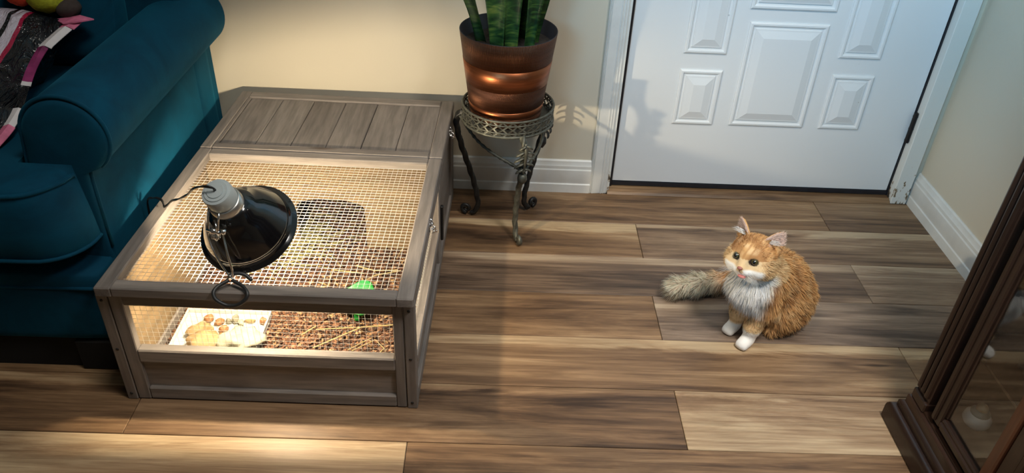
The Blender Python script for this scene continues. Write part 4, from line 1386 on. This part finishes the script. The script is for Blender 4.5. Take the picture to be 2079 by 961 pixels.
def cone(a, b, ra, rb):
    a = np.asarray(a, np.float32); b = np.asarray(b, np.float32)
    ab = b - a; t = np.clip(((G - a) @ ab) / (ab @ ab), 0, 1)
    return np.sqrt(((G - a - t[:, None] * ab) ** 2).sum(1)) - (ra + (rb - ra) * t)
def smin(a, b, k):
    h = np.clip(.5 + .5 * (b - a) / k, 0, 1)
    return b + (a - b) * h - k * h * (1 - h)
D = cone((-.150, .004, .082), (-.100, 0, .132), .080, .075)
D = smin(D, cone((-.100, 0, .132), (-.040, -.002, .180), .075, .056), .03)
D = smin(D, cone((-.040, -.002, .180), (-.004, -.008, .222), .054, .042), .03)
D = smin(D, ell((-.014, -.001, .145), (.046, .050, .070)), .03)
D = smin(D, ell((.010, -.004, .172), (.034, .046, .045)), .03)
for s in (1, -1):
    D = smin(D, ell((-.120, s * .055, .072), (.072, .040, .066)), .025)
    D = smin(D, cone((-.105, s * .050, .020), (-.066, s * .046, .017), .018, .016), .015)
    lf = .012 if s > 0 else -.008
    D = smin(D, cone((-.022 + lf * .4, s * .033, .130), (-.008 + lf, s * .0285, .055), .032, .0215), .02)
    D = smin(D, cone((-.008 + lf, s * .0285, .055), (-.004 + lf, s * .0275, .022), .0215, .0165), .012)
    D = smin(D, ell((.012 + lf, s * .0280, .0135), (.0245, .0175, .0150)), .010)
    for t in (-1.1, -.37, .37, 1.1):
        D = smin(D, ell((.0265 + lf - .002 * abs(t), s * .028 + t * .0095, .0095), (.0100, .0060, .0095)), .004)
# tail
TP = [(-.215, -.035, .050), (-.215, -.090, .034), (-.165, -.135, .030), (-.105, -.160, .030), (-.045, -.185, .033), (.015, -.208, .040), (.032, -.216, .044)]
for i in range(len(TP) - 1):
    D = smin(D, cone(TP[i], TP[i + 1], (.020, .016, .015, .016, .017, .013)[i], (.016, .015, .016, .017, .013, .006)[i]), .012)
# head
D = smin(D, ell(hp(-.002, 0, .004), np.array((.049, .048, .042)) * HS, HM), .018)
for s in (1, -1):
    D = smin(D, ell(hp(.014, s * .028, -.014), np.array((.031, .025, .024)) * HS, HM), .014)
    D = smin(D, ell(hp(.042, s * .0095, -.0165), np.array((.0145, .0125, .0110)) * HS, HM), .008)
D = smin(D, cone(hp(.030, 0, .016), hp(.0515, 0, -.0065), .0155 * HS, .0085 * HS), .012)
D = smin(D, ell(hp(.038, 0, -.0275), np.array((.013, .012, .0090)) * HS, HM), .008)
for s in (1, -1):      # ears: outer blade minus inner cup
    base, tip = hp(-.006, s * .0295, .030), hp(-.010, s * .0490, .068)
    E_ = None
    ax = (tip - base); le = np.linalg.norm(ax); ax /= le
    fw = hf * .80 + hl * s * .60; fw = fw - ax * (fw @ ax); fw /= np.linalg.norm(fw)
    sd = np.cross(ax, fw)
    d = G - base.astype(np.float32)
    u = d @ ax.astype(np.float32); v = d @ sd.astype(np.float32); w_ = d @ fw.astype(np.float32)
    half = .0285 * np.clip(1 - u / le, 0, 1) ** .62
    tri = np.maximum(np.abs(v) - half, np.maximum(-u - .012, u - le))
    shell = np.abs(w_ + .0065 - 9.0 * v ** 2) - .0034
    E_ = np.maximum(tri, shell) - .0008
    D = smin(D, E_, .006)
    # eye sockets
    D = -smin(-D, ell(hp(.0465, s * .0200, .0085), np.array((.0085, .0090, .0070)) * HS, HM), .003)
D = np.maximum(D, -G[:, 2] + .0004)
def surface_nets(V, o, h):
    S = V < 0
    nx, ny, nz = V.shape
    acc = np.zeros((nx - 1, ny - 1, nz - 1, 3), np.float32); cnt = np.zeros((nx - 1, ny - 1, nz - 1), np.float32)
    sl = lambda a, n: slice(a, n - 1 + a)
    for ax in range(3):
        o1, o2 = [i for i in range(3) if i != ax]
        for a in (0, 1):
            for b in (0, 1):
                i0 = [0, 0, 0]; i0[o1] = a; i0[o2] = b
                i1 = list(i0); i1[ax] = 1
                A = V[sl(i0[0], nx), sl(i0[1], ny), sl(i0[2], nz)]; B_ = V[sl(i1[0], nx), sl(i1[1], ny), sl(i1[2], nz)]
                m = (A < 0) != (B_ < 0)
                t = np.where(m, A / np.where(m, A - B_, 1), 0)
                for c in range(3):
                    acc[..., c] += np.where(m, (t if c == ax else i0[c]), 0)
                cnt += m
    act = cnt > 0
    idx = -np.ones(act.shape, np.int64); idx[act] = np.arange(act.sum())
    cell = np.stack(np.nonzero(act), -1)
    verts = o + h * (cell + acc[act] / cnt[act][:, None])
    quads = []
    for ax in range(3):
        o1, o2 = [(1, 2), (2, 0), (0, 1)][ax]
        n = list(V.shape); n[ax] -= 1
        A = V[tuple(slice(0, n[i]) for i in range(3))]
        Bs = [slice(0, n[i]) for i in range(3)]; Bs[ax] = slice(1, V.shape[ax])
        B_ = V[tuple(Bs)]
        for flip, m in ((False, (A < 0) & (B_ >= 0)), (True, (A >= 0) & (B_ < 0))):
            p = np.stack(np.nonzero(m), -1)
            ok = (p[:, o1] > 0) & (p[:, o2] > 0) & (p[:, o1] < V.shape[o1] - 1) & (p[:, o2] < V.shape[o2] - 1)
            p = p[ok]
            q = []
            for da, db in ((-1, -1), (0, -1), (0, 0), (-1, 0)):
                c = p.copy(); c[:, o1] += da; c[:, o2] += db
                q.append(idx[c[:, 0], c[:, 1], c[:, 2]])
            q = np.stack(q, -1)
            quads.append(q[:, ::-1] if flip else q)
    return verts, np.concatenate(quads)
V3 = D.reshape(GX.shape)
cv, cq = surface_nets(V3, np.array([gx[0], gy[0], gz[0]]), vox)
# normals from the faces
def vnormals(v, q):
    n = np.cross(v[q[:, 2]] - v[q[:, 0]], v[q[:, 3]] - v[q[:, 1]])
    out = np.zeros_like(v)
    for k in range(4): np.add.at(out, q[:, k], n)
    return out / (np.linalg.norm(out, axis=1, keepdims=True) + 1e-12)
# light smoothing
for it in range(3):
    s = np.zeros_like(cv); c = np.zeros(len(cv))
    for k in range(4):
        np.add.at(s, cq[:, k], cv[cq[:, (k + 1) % 4]]); np.add.at(c, cq[:, k], 1)
        np.add.at(s, cq[:, k], cv[cq[:, (k - 1) % 4]]); np.add.at(c, cq[:, k], 1)
    cv = cv * .5 + .5 * s / c[:, None]
cn = vnormals(cv, cq)
def nz(P, f, seed=0.0):
    return np.array([noise.noise(Vector((p[0] * f + seed, p[1] * f - seed, p[2] * f + 2 * seed))) for p in P])
def sstep(a, b, x):
    t = np.clip((x - a) / (b - a), 0, 1); return t * t * (3 - 2 * t)
TAILP = np.array(TP)
def tail_par(P):
    best = np.full(len(P), 9.0); par = np.zeros(len(P)); n = len(TAILP) - 1
    dirs = np.zeros_like(P)
    for i in range(n):
        a, b = TAILP[i], TAILP[i + 1]; ab = b - a
        t = np.clip(((P - a) @ ab) / (ab @ ab), 0, 1)
        d = np.linalg.norm(P - a - t[:, None] * ab, axis=1)
        m = d < best
        best[m] = d[m]; par[m] = (i + t[m]) / n; dirs[m] = ab / np.linalg.norm(ab)
    return best, par, dirs
def fur_fields(P, N):
    """colour, growth direction and length of the coat, all in the cat's own frame"""
    H = (P - HC) @ HM.T / HS                 # head frame
    hd = np.linalg.norm(H * np.array([1, 1, 1.0]), axis=1)
    head = (H[:, 0] > -.058) & (hd < .085) & (P[:, 2] > .205) | ((H[:, 2] > .03) & (P[:, 2] > .24) & (H[:, 0] > -.05))
    td, tp, tdir = tail_par(P)
    tail = (td < .030) & (P[:, 2] < .075) & (P[:, 1] < -.07) & (tp > .10)
    n1 = nz(P, 28); n2 = nz(P, 70, 4.0)
    OR, LO, DK, WH = np.array((.70, .41, .17)), np.array((.84, .60, .33)), np.array((.44, .215, .08)), np.array((.95, .92, .86))
    stripe = np.sin((P[:, 0] * 75 + P[:, 2] * 38 + 2.2 * n1))
    w = sstep(.1, .95, stripe)[:, None]
    C = OR * (1 - w * .9) + DK * w * .9
    l = sstep(-.1, .6, n2)[:, None] * .55; C = C * (1 - l) + LO * l
    # legs: paler, banded
    leg = sstep(.115, .08, P[:, 2]) * (P[:, 0] > -.05) * (~tail)
    bw = sstep(.2, .9, np.sin(P[:, 2] * 190 + n1))[:, None]
    CLG = LO * (1 - bw * .45) + OR * .8 * bw * .45
    C = C * (1 - leg[:, None]) + CLG * leg[:, None]
    # haunch lower: paler
    # bib
    bib = sstep(-.016, .010, P[:, 0] + .012 * n1) * sstep(.100, .128, P[:, 2] + .012 * n2) * sstep(.058, .042, np.abs(P[:, 1] + .004)) * (P[:, 2] < .262)
    bib = np.where(head, bib * sstep(-.026, -.036, H[:, 2]), bib)
    # paws
    paw = sstep(.036, .027, P[:, 2] - .020 * (P[:, 1] > 0) + .004 * n1) * (P[:, 0] > -.032) * (np.abs(P[:, 1]) < .055)
    # face
    fs = sstep(.008, .040, H[:, 0]) * sstep(-.0135, -.0205, H[:, 2] + .002 * n2) * head
    fs2 = head * sstep(.033, .041, H[:, 0]) * sstep(-.006, -.011, H[:, 2]) * (np.abs(H[:, 1]) > .007)
    wh = np.clip(np.maximum(np.maximum(bib, paw), np.maximum(fs * sstep(.030, .018, np.abs(H[:, 1])), fs2)), 0, 1)[:, None]
    # forehead M stripes and cheek bands
    fh = head * sstep(.008, .018, H[:, 2]) * sstep(.066, .05, H[:, 2])
    ms = sstep(.25, .9, np.cos(H[:, 1] * 520 + 1.0 * np.sin(H[:, 2] * 120)))
    C = C * (1 - .75 * (fh * ms)[:, None]) + DK * (.75 * (fh * ms)[:, None])
    ck = head * sstep(.012, .02, np.abs(H[:, 1])) * (H[:, 0] < .042) * sstep(.012, .004, H[:, 2])
    cs = sstep(.3, .9, np.cos(H[:, 2] * 330 + H[:, 0] * 90 + 1.2))
    C = np.where((head & (H[:, 2] < .012))[:, None], LO * .95, C)
    C = C * (1 - .45 * (ck * cs)[:, None]) + OR * .72 * (.45 * (ck * cs)[:, None])
    # pale rims round the eyes
    for s in (1, -1):
        e = np.linalg.norm((H - np.array([.043, s * .0200, .0085])) * np.array([.8, 1, 1.25]), axis=1)
        pr_ = sstep(.019, .012, e) * (H[:, 2] < .0095); C = C * (1 - .8 * pr_[:, None]) + np.array((.74, .56, .33)) * .8 * pr_[:, None]
        dk = sstep(.0112, .0092, e); C = C * (1 - dk[:, None]) + np.array((.035, .02, .014)) * dk[:, None]
    C = C * (1 - wh) + WH * wh
    # inner ears
    ear = head & ((H[:, 2] > .0475) | ((H[:, 2] > .037) & (np.abs(H[:, 1]) > .027)))
    ie = ear & ((N @ hf + .6 * np.sign(H[:, 1]) * (N @ hl)) > .35)
    C[ie] = np.array((.74, .56, .47))
    oe = ear & ~ie; C[oe] = OR * .92
    # tail: orange root to cream plume
    k = sstep(.35, .62, tp)[:, None]
    CT = (OR * 1.05 * (1 - k) + np.array((.95, .765, .595)) * k)
    C = np.where(tail[:, None], CT, C)
    # --- growth
    back = np.array([-.75, 0, -.65])
    G_ = np.tile(back, (len(P), 1))
    G_ += np.stack([np.zeros(len(P)), np.sign(P[:, 1]) * .25, np.zeros(len(P))], -1)
    fr = sstep(-.03, .01, P[:, 0])[:, None]
    G_ = G_ * (1 - fr) + np.array([.16, 0, -1.0]) * fr + np.stack([0 * P[:, 1], P[:, 1] * 6 * fr[:, 0], 0 * P[:, 1]], -1)
    lowleg = (P[:, 2] < .10) & (P[:, 0] > -.05) & ~tail
    G_[lowleg] = np.array([.1, 0, -1.0])
    nose_p = hp(.055, 0, -.004)
    hd_ = P - nose_p; hd_ /= np.linalg.norm(hd_, axis=1, keepdims=True)
    hdir = hd_ * .9 - hf * .5
    chk = sstep(.02, .04, np.abs(H[:, 1])) * (H[:, 2] < .015)
    hdir = hdir + (np.sign(H[:, 1]) * chk)[:, None] * hl * .5 - hu * (chk * .55)[:, None]
    G_ = np.where(head[:, None], hdir, G_)
    G_ = np.where(ear[:, None], hu * .8 + np.sign(H[:, 1])[:, None] * hl * .75, G_)
    G_ = np.where(tail[:, None], tdir * 1.0 + N * .55 - np.array([0, 0, .25]), G_)
    Ln = .017 + .010 * sstep(.0, .12, -P[:, 0]) + .004 * n1
    Ln = np.where(P[:, 0] > -.02, .019, Ln)
    bibl = sstep(-.02, .005, P[:, 0]) * sstep(.105, .135, P[:, 2]) * (~head)
    Ln = Ln + .020 * bibl
    ruff = (~head) & (P[:, 2] > .185) & (P[:, 0] < .01)
    Ln = np.where(ruff, .030, Ln)
    Ln = np.where(lowleg, .0048 + .010 * sstep(.045, .10, P[:, 2]), Ln)
    Ln = np.where(lowleg & (P[:, 2] < .034), .0026, Ln)
    face = sstep(.048, .005, H[:, 0])
    Ln = np.where(head, .0028 + .0085 * face + .010 * sstep(.028, .045, np.abs(H[:, 1])) * (H[:, 2] < .012) * sstep(.045, .02, H[:, 0]), Ln)
    Ln = np.where(ear, np.where(ie, .012, .0045), Ln)
    Ln = np.where(tail, .020 + .014 * sstep(.3, .6, tp) - .010 * sstep(.88, 1.0, tp), Ln)
    ey = np.minimum(np.linalg.norm(H - np.array([.045, .0200, .0085]), axis=1), np.linalg.norm(H - np.array([.045, -.0200, .0085]), axis=1))
    Ln = np.where(ey < .0105, 0, np.where(ey < .016, np.minimum(Ln, .003), Ln))
    ns_ = np.linalg.norm(H - np.array([.060, 0, -.006]), axis=1)
    Ln = np.where(ns_ < .0065, 0, Ln)
    return C, G_, Ln, head, tail, ie
C0, _, _, _, _, _ = fur_fields(cv, cn)
def coat_mat(name, rough=.75):
    m, nt, bs = new_mat(name)
    a = nt.nodes.new('ShaderNodeAttribute'); a.attribute_name = 'coat'
    nt.links.new(a.outputs['Color'], bs.inputs['Base Color'])
    bs.inputs['Roughness'].default_value = rough
    bs.inputs['Specular IOR Level'].default_value = .2
    bs.inputs['Sheen Weight'].default_value = .15
    return m
M_coat = coat_mat('cat_coat')
def fur_mat():
    m, nt, bs = new_mat('cat_fur')
    a = nt.nodes.new('ShaderNodeAttribute'); a.attribute_name = 'coat'
    nt.links.new(a.outputs['Color'], bs.inputs['Base Color'])
    bs.inputs['Roughness'].default_value = .6
    bs.inputs['Specular IOR Level'].default_value = .25
    tr = nt.nodes.new('ShaderNodeBsdfTranslucent'); nt.links.new(a.outputs['Color'], tr.inputs['Color'])
    mx = nt.nodes.new('ShaderNodeMixShader'); mx.inputs[0].default_value = .38
    nt.links.new(bs.outputs[0], mx.inputs[1]); nt.links.new(tr.outputs[0], mx.inputs[2])
    nt.links.new(mx.outputs[0], nt.nodes['Material Output'].inputs[0])
    return m
M_fur = fur_mat()
cat = thing('cat', CO, 'fluffy orange and white long-haired cat sitting on the plank floor near the door', 'cat')
def np_mesh(name, v, q, mat, parent, col=None, smooth=True, normals=None):
    me = bpy.data.meshes.new(name)
    me.from_pydata((v - np.array(basis(parent))).tolist(), [], q.tolist() if hasattr(q, 'tolist') else q)
    if smooth: me.polygons.foreach_set('use_smooth', [True] * len(me.polygons))
    if col is not None:
        at = me.color_attributes.new('coat', 'FLOAT_COLOR', 'POINT')
        at.data.foreach_set('color', np.concatenate([col, np.ones((len(col), 1))], 1).astype(np.float32).ravel())
    if normals is not None:
        me.normals_split_custom_set_from_vertices(normals.tolist())
    me.materials.append(mat)
    o = bpy.data.objects.new(name, me); COL.objects.link(o); o.parent = parent
    BASE[o.name] = basis(parent)
    return o
def dirw(N): return N[:, 0:1] * CF + N[:, 1:2] * CL + N[:, 2:3] * CU
body = np_mesh('body', tow(cv), cq, M_coat, cat, C0)
# strands
R_ = np.random.default_rng(3)
NST = 95000
tri = np.concatenate([cq[:, [0, 1, 2]], cq[:, [0, 2, 3]]])
a, b_, c_ = cv[tri[:, 0]], cv[tri[:, 1]], cv[tri[:, 2]]
ar = np.linalg.norm(np.cross(b_ - a, c_ - a), axis=1)
ctr = (a + b_ + c_) / 3
Hc = (ctr - HC) @ HM.T / HS
wgt = ar * np.where((np.linalg.norm(Hc, axis=1) < .085), 2.6, 1.0) * np.where((ctr[:, 1] < -.09) & (ctr[:, 2] < .09), 1.5, 1.0) * np.where(ctr[:, 2] < .006, .15, 1)
pick = R_.choice(len(tri), NST, p=wgt / wgt.sum())
r1, r2 = R_.random(NST), R_.random(NST); s1 = np.sqrt(r1)
bw_ = np.stack([1 - s1, s1 * (1 - r2), s1 * r2], -1)[:, :, None]
P = (cv[tri[pick]] * bw_).sum(1); N = (cn[tri[pick]] * bw_).sum(1); N /= np.linalg.norm(N, axis=1, keepdims=True)
Cs, Gs, Ls, hd, tl, ie = fur_fields(P, N)
keep = Ls > .0005
P, N, Cs, Gs, Ls, hd, tl = P[keep], N[keep], Cs[keep], Gs[keep], Ls[keep], hd[keep], tl[keep]
ns = len(P)
T = Gs - N * (Gs * N).sum(1, keepdims=True)
T /= np.linalg.norm(T, axis=1, keepdims=True) + 1e-9
cl = np.stack([nz(P, 55, 1.0), nz(P, 55, 9.0), nz(P, 55, 17.0)], -1)
lift = np.where(hd, .34, np.where(tl, .85, .42))[:, None] * (1 + .35 * R_.standard_normal((ns, 1)))
d0 = T + N * lift + cl * np.where(hd, .28, .55)[:, None] + .13 * R_.standard_normal((ns, 3))
d0 /= np.linalg.norm(d0, axis=1, keepdims=True)
Ls = Ls * R_.uniform(.55, 1.12, ns)
droop = np.where(hd, .05, .30)[:, None] * np.array([0, 0, -1.0])
pts = [P - N * .0008]
dd = d0.copy()
for i in range(3):
    pts.append(pts[-1] + dd * (Ls / 3)[:, None])
    dd = dd + droop + T * .12 + .06 * R_.standard_normal((ns, 3)); dd /= np.linalg.norm(dd, axis=1, keepdims=True)
pts = [np.concatenate([p[:, :2], np.maximum(p[:, 2:], .0012)], 1) for p in pts]
camv = np.array([.0, .0, 1.34]) - CO; camc = np.array([camv @ CF, camv @ CL, camv[2]])
sv = np.cross(d0, N + .6 * R_.standard_normal((ns, 3))); sv /= np.linalg.norm(sv, axis=1, keepdims=True) + 1e-9
wd0 = np.where(hd, .00042, .00062) * R_.uniform(.7, 1.3, ns)
vv = []
for i, k in enumerate((1.0, .85, .55)):
    vv += [pts[i] - sv * (wd0 * k)[:, None], pts[i] + sv * (wd0 * k)[:, None]]
vv.append(pts[3])
Vs = np.stack(vv, 1)                       # ns x 7 x 3
fi = np.arange(ns)[:, None] * 7
faces = np.concatenate([fi + np.array([[0, 1, 3, 2]]), fi + np.array([[2, 3, 5, 4]])]).tolist() + (fi + np.array([[4, 5, 6]])).tolist()
val = R_.uniform(.82, 1.16, (ns, 1))
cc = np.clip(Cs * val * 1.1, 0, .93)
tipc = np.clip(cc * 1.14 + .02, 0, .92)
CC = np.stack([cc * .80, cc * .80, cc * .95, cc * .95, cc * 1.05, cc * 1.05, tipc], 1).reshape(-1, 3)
Nn = N * .80 + d0 * .12 + np.array([0, 0, .55]) + .22 * R_.standard_normal((ns, 3)); Nn /= np.linalg.norm(Nn, axis=1, keepdims=True)
NN = np.repeat(dirw(Nn), 7, axis=0)
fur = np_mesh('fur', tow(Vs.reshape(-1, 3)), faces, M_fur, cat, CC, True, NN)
fur['kind'] = 'stuff'
# eyes, nose, tongue, whiskers, toes
M_eye = plain('olive_eye', (.06, .053, .02), .06, var=.25, scale=400, coat=1.0)
M_pupil = plain('pupil', (.004, .004, .004), .05, coat=1.0)
M_nose = plain('pink_nose', (.40, .15, .11), .4, var=.1)
M_tongue = plain('pink_tongue', (.50, .17, .15), .35, var=.12, scale=200)
M_whisk = plain('white_whisker', (.85, .84, .80), .4, var=.02)
def V_(p): return Vector(tow(np.asarray(p)[None])[0])
HMw = Matrix([list(r) for r in np.array([hf @ np.array([CF, CL, CU]), hl @ np.array([CF, CL, CU]), hu @ np.array([CF, CL, CU])])]).transposed()
for s in (1, -1):
    ec = hp(.0374, s * .0200, .0085)
    e = MB().ball(V_(ec), (.0084 * HS, .0082 * HS, .0072 * HS), 24, 16, HMw).build('eye', M_eye, cat, smooth=True)
    look = hf * 1.0 + hl * (.16 * s) + hu * .02; look /= np.linalg.norm(look)
    MB().ball(V_(ec + look * .0050), (.0052, .0050, .0064), 18, 12, HMw).build('pupil', M_pupil, e, smooth=True)
b = MB().ball(V_(hp(.0590, 0, -.0068)), (.0045, .0070, .0045), 18, 12, HMw)
b.build('nose', M_nose, cat, smooth=True)
MB().ball(V_(hp(.0530, .0050, -.0265)), (.0075, .0100, .0036), 18, 10, HMw).build('tongue', M_tongue, cat, smooth=True)
MB().tube([V_(hp(.0600, 0, -.011)), V_(hp(.0565, 0, -.0165)), V_(hp(.0545, .006, -.0205)), V_(hp(.049, .014, -.0215))], .0009, 6).build('mouth_line', plain('mouth_line', (.10, .035, .03), .6), cat)
wb = MB()
for s in (1, -1):
    for i in range(7):
        p0 = hp(.0505, s * (.010 + .0012 * (i % 3)), -.013 - .0022 * (i % 4))
        d = hl * s * (.85) + hf * (.18 - .08 * i / 6) + hu * (-.10 - .10 * i)
        le_ = .040 + .006 * (i % 3)
        wb.tube([V_(p0), V_(p0 + d * le_ * .5 + hu * .003), V_(p0 + d * le_ - hu * .004)], [.00035, .0003, .0001], 4)
    for i in range(12):     # long wisps out of the ears
        p0 = hp(-.002, s * (.026 + .0012 * i), .040 + .0022 * (i % 5))
        d = hl * s * (.7 + .05 * (i % 3)) + hu * (.30 + .06 * (i % 4)) + hf * .25
        wb.tube([V_(p0), V_(p0 + d * .014), V_(p0 + d * .024 - hu * .004 + hl * s * .003)], [.0006, .0005, .0001], 4)
wb.build('whiskers', M_whisk, cat, kind='stuff')
